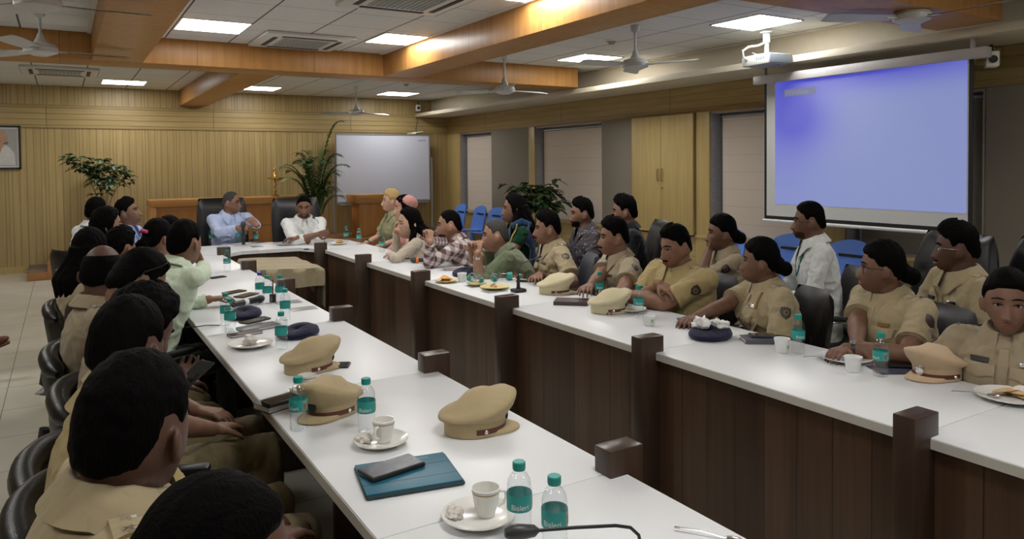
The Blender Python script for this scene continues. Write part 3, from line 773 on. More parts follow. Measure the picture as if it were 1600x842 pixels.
# ---------------------------------------------------------------- people
def gs(x, s): return np.exp(-(x/s)**2)
def ss(x, a, b): t = np.clip((x-a)/(b-a), 0, 1); return t*t*(3-2*t)
NH, MH = 84, 64
def head_grid(fem=0):
    """head surface, +x is the face, z=0 the eye line; returns pts, azimuth (0 front), as arrays [MH+1, NH]"""
    th = np.linspace(0.0005, PI-.0005, MH+1)[:, None]; az = np.linspace(0, 2*PI, NH, endpoint=False)[None, :]
    dx = np.sin(th)*np.cos(az); dy = np.sin(th)*np.sin(az); dz = np.cos(th)+0*az
    X = .100*dx; Y = .077*dy; Z = .118*dz
    low = ss(-Z, .0, .118)
    Y = Y*(1-(.26+.06*fem)*low**1.3)
    # fuller lower face: push the front lower half outward so the jaw is not a ball
    frn = np.clip(np.cos(az), 0, 1)+0*Z
    bck = np.clip(-np.cos(az), 0, 1)+0*Z
    X = X+frn*(.030*gs(Z+.098, .035)*np.sin(th)**.5-.010*gs(Z-.0, .05))
    X = X-frn*.004*gs(Z-.06, .03)
    X = X-bck*(.012*gs(Z-.03, .05)*-1)
    X = X+bck*.045*ss(-Z, .02, .11)
    Z = Z-frn*.004*gs(Z+.11, .03)
    a = np.abs(Y)
    f_ = (X > .03)
    nose = .027*np.interp(-Z, [-.012, .0, .046, .056, .062], [0, .22, 1, .55, 0])*gs(Y, .0095+.006*ss(-Z, .01, .05))
    nose += .008*gs(Z+.048, .008)*gs(a-.011, .007)
    eye = -.010*gs(a-.031, .017)*gs(Z-.000, .012)
    brow = .0045*gs(Z-.021, .008)*ss(-a, -.055, -.02)
    cheek = .004*gs(a-.040, .016)*gs(Z+.030, .018)
    mouth = .007*gs(Z+.076, .014)*gs(Y, .024)-.003*gs(Z+.0745, .0025)*gs(Y, .02)
    chin = .007*gs(Z+.106, .012)*gs(Y, .02)-.003*gs(Z+.093, .005)*gs(Y, .02)
    X = X+np.where(f_, nose+eye+brow*(1-.5*fem)+cheek+mouth+chin, 0)
    return np.stack([X, Y, Z], -1), az+0*th
HG = {0: head_grid(0), 1: head_grid(1)}
def _hb(g):
    b = MB(); b.grid([list(r) for r in g], cv=True); return BVHTree.FromPolygons(b.v, b.f)
HB = {k_: _hb(HG[k_][0]) for k_ in HG}
def face_x(fem, y, z):
    h = HB[fem].ray_cast(Vector((.3, y, z)), Vector((-1, 0, 0))); return h[0].x if h[0] else .08
def wobble(P, amp, fr, seed, axis=(1, 1, 1)):
    rs = np.random.RandomState(seed); o = np.zeros(len(P))
    for i in range(7):
        d = rs.normal(size=3)*np.array(axis); d /= np.linalg.norm(d)+1e-9
        o += np.sin(P@d*fr*(1+.35*i)+rs.uniform(0, 6)+1.3*np.sin(P@rs.normal(size=3)*fr*.4))/(1+.35*i)
    return o*amp/2.2
def hair_shell(g, az, style, seed):
    """closed shell: thick where hair grows, sunk under the skin elsewhere"""
    A = np.degrees(np.abs((az+PI) % (2*PI)-PI)); Z = g[..., 2]
    fl = {'short': .070, 'swept': .066, 'bald': .108, 'reced': .086, 'tied': .060, 'long': .076, 'buzz': .072, 'wavy': .066, 'bob': .07}[style]
    side = {'long': -.09, 'bob': -.10, 'tied': -.02}.get(style, .004)
    zl = np.interp(A, [0, 28, 44, 58, 68, 76, 84, 92, 108, 118, 132, 180], [fl, fl-.002, fl-.012, .044, .026, .006, -.004, .004, -.004, -.04, -.058, -.068] if style == 'tied' else [fl, fl-.002, fl-.012, .046, .030, .004, .004, .024, .022, -.02, -.05, -.066] if style not in ('long', 'bob') else [fl, fl-.002, fl-.014, .04, .02, -.03, -.06, -.09, -.09, -.09, -.09, -.09])
    if style == 'bald':
        d = np.hypot(g[..., 0]+.01, g[..., 1]); zl = np.where(A < 80, zl, zl)
    s = ss(Z-zl, -.002, np.where(A < 60, .012, .030))
    T = {'short': (.004, .010, .016), 'swept': (.004, .012, .024), 'bald': (.006, .006, .0), 'reced': (.006, .008, .009), 'tied': (.006, .012, .016),
         'long': (.014, .016, .016), 'buzz': (.003, .0035, .004), 'wavy': (.009, .017, .024), 'bob': (.018, .02, .02)}[style]
    th = np.interp(Z, [-.02, .05, .11], T)
    if style == 'bald': th = np.where(Z > .078, -.004, th)
    if style in ('swept', 'wavy'): th = th+.012*gs(A, 55)*ss(Z, .06, .09)
    th = th*s-.005*(1-s)
    N = g/np.linalg.norm(g, axis=-1, keepdims=True)
    fl_ = g.reshape(-1, 3)
    amp = {'wavy': .0045, 'short': .0016, 'swept': .0028, 'long': .0016, 'bob': .003}.get(style, .0010)
    wv = wobble(fl_, amp, 150 if style in ('wavy',) else 210, seed, (1, 1, .4)).reshape(Z.shape)
    return g+N*(th+wv*s)[..., None]
def hairmat(name, c):
    if name in MC: return MC[name]
    t = NT(name); nz = t.noise(t.mapped((1, 1, .12)), 260, 2, .6)
    t.col(t.mix(nz, tuple(x*.45 for x in c), tuple(min(1, x*1.5) for x in c))); t.set(rough=.6, spec=.035)
    t.bump(nz, .004, .8); MC[name] = t.m; return t.m
def skinmat(name, c):
    if name in MC: return MC[name]
    t = NT(name); nz = t.noise(t.obj(), 28, 4)
    t.col(t.ramp(nz, [(.3, tuple(x*.86 for x in c)), (.7, tuple(min(1, x*1.1) for x in c))])); t.set(rough=.52, spec=.35, sss=.0)
    t.bump(t.noise(t.obj(), 420, 2), .0006, .5); MC[name] = t.m; return t.m
SK = {k_: skinmat('skin_'+k_, sl(v)) for k_, v in dict(brown=(116, 84, 68), dark=(92, 65, 53), mid=(134, 99, 80), fair=(198, 158, 136), deep=(86, 60, 50), tan=(160, 122, 100)).items()}
HC = {'black': hairmat('black_hair', (.0028, .0023, .0022)), 'grey': hairmat('grey_hair', (.06, .057, .055)), 'blonde': hairmat('blonde_hair', (.42, .29, .13)), 'brownh': hairmat('dark_brown_hair', (.012, .008, .006)), 'stub': hairmat('stubble', (.06, .034, .024))}
KH = cloth('khaki_uniform', sl((160, 145, 114))); KHY = cloth('yellow_khaki_uniform', sl((166, 148, 104))); KHG = cloth('grey_khaki_uniform', sl((150, 136, 112))); KHT = cloth('khaki_trousers', sl((132, 120, 90)))
WH = cloth('white_shirt', sl((214, 216, 214))); PG = cloth('pale_green_shirt', sl((200, 214, 190))); LB = cloth('light_blue_shirt', sl((176, 190, 222))); BL = cloth('blue_shirt', sl((140, 162, 208)))
OG = cloth('olive_green_tee', sl((104, 112, 88))); SG = cloth('sage_green_shirt', sl((140, 138, 104))); BZ = cloth('beige_blazer', sl((184, 172, 154))); BK = cloth('black_shirt', (.010, .010, .012)); GT = cloth('dark_trousers', (.03, .03, .034))
PK = cloth('pink_headcloth', sl((196, 140, 132))); SB = cloth('sari_blue', sl((24, 52, 84))); GR = cloth('green_blouse', sl((10, 56, 34)))
PL = checked('plaid_shirt_cloth', sl((212, 204, 200)), sl((104, 72, 74)), 13.0); DT = dotted('dark_dotted_shirt', sl((78, 72, 76)), sl((170, 165, 168)), 42)
M_badge = plain('badge_navy', (.02, .016, .02), .5); M_red = plain('badge_red', (.20, .035, .02), .5); M_gold = plain('badge_gold', (.30, .19, .06), .45, .3)
M_star = plain('silver_star', (.8, .8, .82), .2, 1); M_lip = {}; M_white = plain('eye_white', (.40, .37, .34), .4); M_iris = plain('eye_dark', (.012, .008, .006), .15)
M_brown = plain('brown_leather', (.10, .025, .012), .35, nscale=60); M_glass = plain('spectacle_frame', (.015, .013, .013), .3); M_lens = clearmat('spectacle_lens', (.85, .87, .9))
def ik(S, W, a, b, pole):
    S = np.array(S); W = np.array(W); d = W-S; L = np.linalg.norm(d)
    if L > (a+b)*.995: W = S+d/L*(a+b)*.995; L = (a+b)*.995
    d = unit(d); c = (a*a+L*L-b*b)/(2*a*L); c = max(-1, min(1, c)); h = a*math.sqrt(1-c*c)
    p = np.array(pole, float); p = p-d*p.dot(d); p = unit(p)
    return S+d*a*c+p*h, W
def hand_mb(b, W, Fd, Pn, thumb, curl=(.5, .5, .4), spread=.06, sc=1.0, fist=False):
    """W wrist, Fd finger direction, Pn palm normal (palm faces Pn), thumb = +1/-1 which side"""
    Fd = unit(Fd); Pn = unit(np.array(Pn)-Fd*np.dot(Pn, Fd)); Sd = np.cross(Pn, Fd)*thumb
    W = np.array(W, float)
    ks = []
    for i, (o, L) in enumerate(((.030, .088), (.010, .092), (-.010, .088), (-.028, .080))):
        K = W+sc*(Fd*L+Sd*o); ks.append(K); b.rcone(W+sc*(Fd*.012+Sd*o*.5), K, .0155*sc, .0115*sc, 8)
    b.ell(W+sc*Fd*.045, (.046*sc, .036*sc, .0145*sc), rot=np.stack([Fd, Sd, Pn], 1), n=14, m=8)
    b.ell(W+sc*(Fd*.035+Sd*.024+Pn*.008), (.030*sc, .016*sc, .015*sc), rot=np.stack([Fd, Sd, Pn], 1), n=12, m=8)
    for i, (L, K) in enumerate(zip((.072, .080, .074, .060), ks)):
        sp = (1.5-i)*spread; p = K; ang = 0
        for j, (fr, c) in enumerate(zip((.45, .30, .25), curl)):
            ang += c*(1+.08*i); d = Fd*math.cos(ang)+Pn*math.sin(ang)+Sd*sp*(1 if ang < 1 else 0); d = unit(d)
            q = p+d*L*fr*sc; b.rcone(p, q, (.0088-.0008*j)*sc, (.0082-.0010*j)*sc, 8); p = q
    p = W+sc*(Fd*.022+Sd*.022); tc = .9 if fist else .35
    for j, (L, r) in enumerate(((.040, .0125), (.032, .0105), (.026, .009))):
        d = unit(Fd*(.55+.25*j)+Sd*(.8-.45*j)+Pn*(.35+tc*.35*j)); q = p+d*L*sc; b.rcone(p, q, r*sc, (r-.0015)*sc, 8); p = q
def poly_decal(bvh, C, U, Vv, D, poly, off, rings=3, thick=.0):
    """lay a polygon onto a surface: points C+u*U+v*Vv projected along D"""
    C = np.array(C, float); U = unit(U); Vv = unit(Vv); D = unit(D); n = len(poly); P = []; cen = np.mean(poly, 0)
    def pr_(u, v):
        o = C+U*u+Vv*v-D*.35; h = bvh.ray_cast(Vector(o), Vector(D), .8)
        if h[0] is None: return None
        return np.array(h[0])-D*off
    c0 = pr_(*cen); 
    if c0 is None: return None
    b = MB(); pts = [c0]
    for r in range(1, rings+1):
        f_ = r/rings
        for (u, v) in poly:
            q = pr_(cen[0]+(u-cen[0])*f_, cen[1]+(v-cen[1])*f_)
            if q is None or np.dot(q-c0, D) > .05: q = c0+U*(u-cen[0])*f_+Vv*(v-cen[1])*f_
            pts.append(q)
    fs = [(0, 1+i, 1+(i+1) % n) for i in range(n)]
    for r in range(rings-1): fs += [(1+r*n+i, 1+(r+1)*n+i, 1+(r+1)*n+(i+1) % n, 1+r*n+(i+1) % n) for i in range(n)]
    m_ = len(pts); lo = 1+(rings-1)*n
    rim = [pts[lo+i]+D*(off+.002) for i in range(n)]
    fs += [(lo+i, m_+i, m_+(i+1) % n, lo+(i+1) % n) for i in range(n)]
    if np.dot(np.cross(U, Vv), D) > 0: fs = [f[::-1] for f in fs]
    b.add(pts+rim, fs); return b
def rect(w_, h_, n=4, r=0): 
    o = []
    for (a, c) in (((-1, -1), (1, -1)), ((1, -1), (1, 1)), ((1, 1), (-1, 1)), ((-1, 1), (-1, -1))):
        for i in range(n): u = i/n; o.append(((a[0]*(1-u)+c[0]*u)*w_/2, (a[1]*(1-u)+c[1]*u)*h_/2))
    return o
SHIELD = [(-.5, .5), (-.17, .55), (.17, .55), (.5, .5), (.55, .1), (.42, -.3), (0, -.62), (-.42, -.3), (-.55, .1)]
def star_pts(r): return [((r if i % 2 == 0 else r*.42)*math.sin(PI*i/5), (r if i % 2 == 0 else r*.42)*math.cos(PI*i/5)) for i in range(10)]
PEOPLE = {}
def person(label, head, face, body=None, pitch=0, roll=0, lean=12, side=0, twist=0, fem=0, w_=1.0, belly=0, skin='brown', hair='short', hc='black', top=None, sleeve='short', coll=True, legs=None, legs_on=True,
           lh=None, rh=None, lp=None, rp=None, lhand=None, rhand=None, uniform=0, moust=False, beard=False, glasses=None, extra=None, seed=0, vox=.0055, hs=1.0, hip=.53, group=None, belt=False, neck=.116, bun=False, pat=True, badge=True, arms=True, shoes=False):
    """head = world xyz of the eye-level centre of the head; face/body = world headings in degrees; lh/rh wrist targets in body frame; returns the Empty"""
    body = face if body is None else body
    th = math.radians(body); rb = rotz(th); la = math.radians(lean); sa = math.radians(side)
    s = unit(V(math.sin(la), math.sin(sa), math.cos(la)*math.cos(sa)))
    fw = unit(V(1, 0, 0)-s*s[0]); lf = np.cross(s, fw)
    hz = head[2]; nl = neck*hs
    # head centre relative to the neck base
    hd = unit(V(math.sin(la*.6)+.18, math.sin(sa*.6), 1))
    L = (hz-nl*hd[2]-hip)/s[2]
    if L < .40: hip = hz-nl*hd[2]-.40*s[2]; L = .40
    H0 = V(0, 0, hip); N = H0+s*L; Hc = N+hd*nl
    org = V(head[0], head[1], 0)-rb@V(Hc[0], Hc[1], 0)
    t = thing('person', label, 'person', tuple(org), th, group)
    fa = math.radians(face-body); Rh = rotz(fa)@roty(math.radians(pitch))@rotx(math.radians(roll))*hs
    toW = lambda p: Rh@np.array(p)+Hc
    g, az = HG[1 if fem else 0]
    G = g@Rh.T+Hc
    tw = math.radians(twist)
    def axes(u): a = tw*u; return fw*math.cos(a)+lf*math.sin(a), lf*math.cos(a)-fw*math.sin(a)
    W1 = w_*(.90 if fem else 1.0); D1 = .5+.5*w_
    prof = [(-.20, .10, .08, 0), (-.12, .150, .115, 0), (0, .168, .125, 0), (.2, .156+.01*(w_ > 1.05), .115+belly*.9, belly*.55), (.42, .156, .113+belly*.6, belly*.35), (.60, .168, .118+(.018 if fem else 0), .008+(.014 if fem else 0)), (.76, .178, .108+(.004 if fem else 0), .004), (.87, .170, .088, -.004), (.95, .110, .070, -.006), (1.0, .064, .060, 0), (1.05, .050, .050, .004)]
    def torso(b, k_, t1=1.1, t0=-1):
        rings = []
        for (u, hw, hd_, fo) in prof:
            if u > t1 or u < t0: continue
            F_, L_ = axes(max(0, min(1, u))); c = H0+s*L*u+F_*(fo-.018*math.sin(PI*max(0, min(1, u))))
            ring = []
            for j in range(32):
                a = 2*PI*j/32; ca, sa_ = math.cos(a), math.sin(a); e = 2/2.4
                ring.append(c+F_*(math.copysign(abs(ca)**e, ca)*(hd_*D1+k_))+L_*(math.copysign(abs(sa_)**e, sa_)*(hw*W1+k_)))
            rings.append(ring)
        n0 = len(b.v); b.grid(rings, cv=True); b.add(rings[0], [tuple(range(32))[::-1]]); b.add(rings[-1], [tuple(range(32))])
    F1, L1 = axes(1)
    Sc = H0+s*L*.885+F1*(-.008)
    SL = Sc+L1*.172*W1; SR = Sc-L1*.172*W1
    ua, fa_ = .285*(.94 if fem else 1), .25*(.94 if fem else 1)
    if lh is None: lh = (.30, .20, .80)
    if rh is None: rh = (.30, -.20, .80)
    EL, WL = ik(SL, lh, ua, fa_, lp if lp is not None else (-.3, 1.0, -1.0)); ER, WR = ik(SR, rh, ua, fa_, rp if rp is not None else (-.3, -1.0, -1.0))
    ar = (.9 if fem else 1.0)*(.55+.45*w_)
    # ---- body (skin): head, neck, trunk, arms, hands as one surface
    b = MB(); b.grid([list(r) for r in G], cv=True)
    for sg in (-1, 1):
        Re = Rh@rotz(-sg*.50)@roty(-.15)
        b.ell(toW((-.012, sg*.083, -.014)), (.019, .0085, .028), rot=Re, n=14, m=10); b.ell(toW((-.002, sg*.073, -.036)), (.010, .006, .010), rot=Rh, n=8, m=6)
    b.rcone(H0+s*L*.93, toW((-.022, 0, -.058)), .062*(.82 if fem else 1), .056*(.80 if fem else 1), 20)
    torso(b, -.020)
    if arms:
        for S_, E_, W_, sg, hnd in ((SL, EL, WL, -1, lhand), (SR, ER, WR, 1, rhand)):
            b.rcone(S_, E_, .050*ar, .042*ar, 16); b.rcone(E_, E_*.6+W_*.4, .041*ar, .040*ar, 16); b.rcone(E_*.6+W_*.4, W_, .040*ar, .026*ar, 16)
            h = dict(curl=(.35, .45, .3), Pn=(0, 0, -1), Fd=None, fist=False); h.update(hnd or {})
            Fd = h['Fd'] if h['Fd'] is not None else unit(W_-E_)*V(1, 1, .35)
            hand_mb(b, W_, Fd, h['Pn'], sg, h['curl'], sc=.93 if fem else 1.0, fist=h['fist'])
    me = remesh(b, vox, 2, .4); bo = linkmesh('body', me, SK[skin], t)
    # ---- face
    sk = MC['skin_'+skin]
    if pat:
        e = MB()
        for sg in (-1, 1):
            ex = face_x(fem, sg*.031, 0.0)
            e.k = 0; n0 = len(e.v); e.ell((0, 0, 0), (.0128,)*3, rot=roty(PI/2), n=16, m=12); e.xf(Rh, toW((ex-.0090, sg*.031, -.001)), n0)
            e.k = 1; n0 = len(e.v); e.ell((0, 0, 0), (.0022, .0056, .0058), n=12, m=8); e.xf(Rh, toW((ex+.0028, sg*.031, -.0015)), n0)
        e.build('eyes', [M_white, M_iris], t, ang=180)
        e = MB()
        for sg in (-1, 1):
            pth = []
            for q in np.linspace(-1, 1, 9):
                y = sg*.031+q*.0155; z = .0058-.0050*q*q-.001; pth.append(toW((face_x(fem, y, z)+.0035*(1-q*q)+.001, y, z)))
            e.tube(pth, [.0010+.0010*(1-abs(q)) for q in np.linspace(-1, 1, 9)], 6)
        e.build('eyelids', HC['brownh'] if True else sk, t, ang=180)
        e = MB()
        for sg in (-1, 1):
            pth = []; qs = np.linspace(-1, 1, 9)
            for q in qs:
                y = sg*(.032+q*.020); z = .0225+.003*(1-q*q)-.003*max(0, q); pth.append(toW((face_x(fem, y, z)+.0018, y, z)))
            e.tube(pth, [(.0022+.0018*(1-abs(q)))*(.75 if fem else 1.15) for q in qs], 6)
        e.build('eyebrows', HC[hc if hc != 'grey' else 'black'] if hc != 'blonde' else HC['brownh'], t, ang=180)
        lipc = {'fair': sl((178, 104, 96)), 'tan': sl((150, 88, 76))}.get(skin, sl((112, 62, 52)))
        lm = plain('lips_'+('fair' if skin in ('fair', 'tan') else 'brown'), lipc, .4); e = MB()
        for zz, rr in ((-.0705, .0034), (-.0785, .0042)):
            pth = []; qs = np.linspace(-1, 1, 9)
            for q in qs:
                y = q*.0235; z = zz+(.002*q*q if zz > -.075 else -.000)*-1+(.0035*q*q if zz < -.075 else 0); pth.append(toW((face_x(fem, y, z)+.0006, y, z)))
            e.tube(pth, [max(.0006, rr*(1-q*q)**.6) for q in qs], 6)
        e.build('lips', lm, t, ang=180)
    # ---- moustache, beard
    A = np.degrees(np.abs((az+PI) % (2*PI)-PI)); Zg = g[..., 2]; Yg = np.abs(g[..., 1])
    def face_hair(name, mask, T, mt=None):
        Nn = g/np.linalg.norm(g, axis=-1, keepdims=True); wv = wobble(g.reshape(-1, 3), .0012, 400, seed+5).reshape(Zg.shape)
        q = (g+Nn*((T+wv)*mask-.005*(1-mask))[..., None])@Rh.T+Hc
        MB().grid([list(r) for r in q], cv=True).build(name, mt or HC[hc], t, ang=180)
    if moust:
        face_hair('moustache', ss(Zg, -.071, -.066)*ss(-Zg, .055, .060)*ss(-A, -29, -24)*(A < 60), .0038)
    if beard:
        mk = ss(-Zg, .045, .072)*ss(-A, -84, -64)*ss(Zg, -.112, -.104)*(1-gs(Zg+.074, .012)*ss(-A, -26, -17))*(1-ss(Zg, -.062, -.05)*ss(-A, -34, -22))
        mk = np.maximum(mk, ss(Zg, -.071, -.066)*ss(-Zg, .055, .060)*ss(-A, -29, -24)*(A < 60)); face_hair('beard', mk, .0030 if beard == 1 else .0010, HC['brownh'] if beard == 1 else HC['stub'])
    # ---- hair
    if hair:
        hsur = hair_shell(g, az, hair, seed); q = hsur@Rh.T+Hc
        b = MB(); b.grid([list(r) for r in q], cv=True)
        if bun: 
            bx = -.118 if bun is True else bun
            b.ell(toW((bx, 0, -.034)), (.036, .044, .040), rot=Rh, n=18, m=12); b.ell(toW((-.09, 0, -.02)), (.03, .045, .045), rot=Rh, n=14, m=10)
        if hair in ('long',):
            for yy, xx, zz, r0 in ((-.060, -.045, -.03, .034), (.060, -.045, -.03, .034), (0, -.082, -.02, .044), (-.035, -.075, -.02, .042), (.035, -.075, -.02, .042)):
                p0 = toW((xx, yy, zz)); dn = H0+s*L*.62-F1*(.095)+L1*yy*1.7
                p1 = p0*.5+dn*.5-F1*.045; b.tube([p0+V(0, 0, .05), p0, p1, dn], [r0*.8, r0, r0*1.05, r0*.45], 14)
            for yy in (-.070, .070):
                p0 = toW((-.02, yy, -.02)); dn = H0+s*L*.70+F1*.085+L1*yy*1.5; b.tube([p0+V(0, 0, .04), p0, p0*.5+dn*.5+L1*yy*.35, dn], [.02, .028, .032, .014], 12)
            me = remesh(b, .006, 3)
        elif hair == 'bob' or bun: me = remesh(b, .005, 1)
        else: me = None
        if me is None: b.build('hair', HC[hc], t, ang=180)
        else:
            n = len(me.vertices); co = np.zeros(n*3); me.vertices.foreach_get('co', co); co = co.reshape(-1, 3); no = np.zeros(n*3); me.vertices.foreach_get('normal', no); no = no.reshape(-1, 3)
            co = co+no*wobble(co, .0018, 170, seed, (1, 1, .25))[:, None]; me.vertices.foreach_set('co', co.ravel()); linkmesh('hair', me, HC[hc], t)
    # ---- shirt
    top = top or KH
    b = MB(); torso(b, .004, 1.0)
    b.rcone(H0+s*(L*1.0-.055)-F1*.010+L1*.03, SL+V(0, 0, -.002), .050*ar, .057*ar, 14); b.rcone(H0+s*(L*1.0-.055)-F1*.010-L1*.03, SR+V(0, 0, -.002), .050*ar, .057*ar, 14)
    hems = []
    if arms:
        for S_, E_, W_ in ((SL, EL, WL), (SR, ER, WR)):
            if sleeve == 'short': q = S_+(E_-S_)*.74; b.rcone(S_, S_+(E_-S_)*.4, .060*ar, .060*ar, 18); b.tube([S_+(E_-S_)*.35, q], [.060*ar, .063*ar], 18); hems.append((q, unit(E_-S_), .0635*ar))
            elif sleeve == 'cap': q = S_+(E_-S_)*.42; b.tube([S_, q], [.064*ar, .056*ar], 18)
            elif sleeve == 'rolled': q = E_+(W_-E_)*.45; b.rcone(S_, E_, .059*ar, .050*ar, 18); b.tube([E_, q], [.050*ar, .046*ar], 18)
            else: q = E_+(W_-E_)*.93; b.rcone(S_, E_, .059*ar, .048*ar, 18); b.tube([E_, E_*.5+W_*.5, q], [.048*ar, .045*ar, .036*ar], 18); hems.append((q, unit(W_-E_), .0365*ar))
    me = remesh(b, max(.008, vox*1.3), 5, .5)
    n = len(me.vertices); co = np.zeros(n*3); me.vertices.foreach_get('co', co); co = co.reshape(-1, 3); no = np.zeros(n*3); me.vertices.foreach_get('normal', no); no = no.reshape(-1, 3)
    hf = (co-H0)@s/L
    fold = (.0050-1.5*np.abs(wobble(co, .0075, 34, seed+11, (.6, .6, 1.6))))*(1.0-.6*ss(hf, .75, 1.0)); fold = np.maximum(fold, -.0025)
    co = co+no*fold[:, None]; me.vertices.foreach_set('co', co.ravel()); me.update()
    so = linkmesh('shirt', me, top, t)
    pv = [tuple(v.co) for v in me.vertices]; pf = [tuple(p.vertices) for p in me.polygons]; bv = BVHTree.FromPolygons(pv, pf)
    for q, d, r in hems:
        MB().tube([q-d*.016, q+d*.002], [r+.0015, r+.002], 20).build('cuff' if sleeve == 'long' else 'sleeve_hem', top, so, ang=60)
    # collar
    if coll:
        b = MB(); pts = []; nb = N-s*.006+F1*.004
        for i in range(33):
            a = math.radians(18+324*i/32); row = []
            near = math.exp(-((min(a, 2*PI-a)-math.radians(18))/.42)**2)
            for (v, r, z) in ((0, .062, .014), (.25, .064, .042), (.5, .072, .044), (.75, .088, .022), (1, .106, -.004)):
                r_ = r*(1+.0)*(.9 if fem else 1)*(.75+.25*w_); zz = z-(.052*near*max(0, v-.45)/.55)-(.012 if abs(a-PI) > 1.2 else 0)*v; rr = r_+.012*near*max(0, v-.45)
                row.append(nb+F1*math.cos(a)*rr*1.02+L1*math.sin(a)*rr*1.12+s*(zz-.030*max(0, math.cos(a))))
            pts.append(row)
        b.grid(pts); b.grid([[p-s*.004-unit(p-nb)*.003 for p in r] for r in pts], flip=True); b.build('collar', top, so, ang=180)
    def dec(name, C, U, Vv, D, poly, off, mat_, rings=3, par=so):
        m_ = poly_decal(bv, C, U, Vv, D, poly, off, rings)
        return m_.build(name, mat_, par, ang=60) if m_ else None
    def tp(u, y, F_=0): return H0+s*L*u+L1*y+F1*F_
    if coll: dec('placket', tp(.48, 0), L1, s, -F1, rect(.032, L*.80, 6), .006, top, 4)
    if uniform:
        for sg in (-1, 1):
            dec('pocket', tp(.58, sg*.082*W1), L1, s, -F1, rect(.105, .120, 4), .0075, top, 4)
            dec('pocket_flap', tp(.58, sg*.082*W1)+s*.050, L1, s, -F1, [(-.054, .022), (0, .022), (.054, .022), (.054, -.012), (.027, -.018), (0, -.026), (-.027, -.018), (-.054, -.012)], .0130, top, 2)
            dec('epaulette', SL*.5+H0*.0+(H0+s*L*.97)*.5 if sg > 0 else SR*.5+(H0+s*L*.97)*.5, L1, F1, V(0, 0, -1), rect(.115, .046, 3), .006, top, 3)
            if uniform > 1:
                for q in range(3 if uniform == 3 else 2):
                    cc = (SL if sg > 0 else SR)*(.72-.2*q)+(H0+s*L*.97)*(.28+.2*q); dec('shoulder_star', cc, L1, F1, V(0, 0, -1), star_pts(.012), .010, M_star, 1)
            dec('shoulder_title', (SL if sg > 0 else SR)+L1*sg*.004, F1, L1, V(0, 0, -1), rect(.036, .010, 2), .007, M_star, 2)
            if badge:
                S_, E_ = (SL, EL) if sg > 0 else (SR, ER); ax = unit(E_-S_); out = L1*sg; out = unit(out-ax*out.dot(ax)+V(0, 0, .15)); 
                cc = S_+(E_-S_)*.36; uu = np.cross(ax, out)
                d1 = dec('sleeve_badge', cc, uu, -ax, -out, [(x*.050, y*.054) for x, y in SHIELD], .004, M_badge, 3)
                dec('badge_emblem', cc, uu, -ax, -out, [(.013*math.cos(a), .013*math.sin(a)) for a in np.linspace(0, 2*PI, 12, endpoint=False)], .0062, M_gold if uniform < 3 else M_red, 2)
                dec('badge_centre', cc, uu, -ax, -out, [(.009*math.cos(a), .009*math.sin(a)) for a in np.linspace(0, 2*PI, 10, endpoint=False)], .0074, M_badge, 1)
        dec('name_plate', tp(.58, -.082*W1)+s*.084, L1, s, -F1, rect(.062, .014, 3), .012, M_badge, 2)
        dec('ribbon_bar', tp(.58, .082*W1)+s*.086, L1, s, -F1, rect(.050, .014, 3), .012, M_gold if uniform == 3 else M_star, 2)
    elif coll and not fem and sleeve == 'long': dec('pocket', tp(.60, .085*W1), L1, s, -F1, rect(.105, .115, 4), .003, top, 4)
    if belt:
        rings = []
        for zz in (-.022, .022):
            ring = []
            for j in range(36):
                a = 2*PI*j/36; ring.append(H0+s*(L*.10+zz)+fw*(math.cos(a)*(.128+belly*.9+.006)*1.0*D1+belly*.4)+lf*math.sin(a)*.173*W1)
            rings.append(ring)
        MB().grid(rings, cv=True).build('belt', M_brown, t, ang=180)
        c = H0+s*L*.10+fw*((.128+belly*.9+.010)*D1+belly*.4); MB().box((-.004, -.03, -.022), (.006, .03, .022), rot=np.stack([fw, lf, s], 1), at=tuple(c), bev=.003).build('belt_buckle', M_star, t)
    # ---- trousers and shoes
    if legs_on:
        lg = legs or {}
        b = MB(); b.ell(H0+V(.0, 0, -.0), (.135, .165*W1, .10), n=20, m=12)
        sp = lg.get('spread', .10); kz = lg.get('kz', .50); kn = []
        for sg in (-1, 1):
            hp = H0+V(.02, sg*.085*W1, -.01); kx = lg.get('kx', .43); kk = V(kx, sg*(sp+.02), kz) if not callable(kx) else kx(sg)
            an = V(kk[0]+lg.get('ax', .02)-.02, kk[1], .10)
            b.rcone(hp, kk, .088*ar, .062*ar, 18); b.rcone(kk, an, .060*ar, .045*ar, 16); kn.append((kk, an))
        me = remesh(b, .011, 5, .5); n = len(me.vertices); co = np.zeros(n*3); me.vertices.foreach_get('co', co); co = co.reshape(-1, 3); no = np.zeros(n*3); me.vertices.foreach_get('normal', no); no = no.reshape(-1, 3)
        co = co+no*wobble(co, .0045, 60, seed+3, (1.4, .5, .5))[:, None]; me.vertices.foreach_set('co', co.ravel()); me.update()
        linkmesh('trousers', me, lg.get('mat', KHT if uniform else GT), t)
        for kk, an in kn:
            b = MB(); c = V(an[0], an[1], 0)
            b.ell(c+V(.09, 0, .042), (.12, .045, .040), n=16, m=10); b.ell(c+V(.0, 0, .055), (.055, .042, .055), n=14, m=10)
            b.box(tuple(c+V(-.05, -.038, 0)), tuple(c+V(.19, .038, .018)), bev=.006); b.build('shoe', M_brown, t, ang=180)
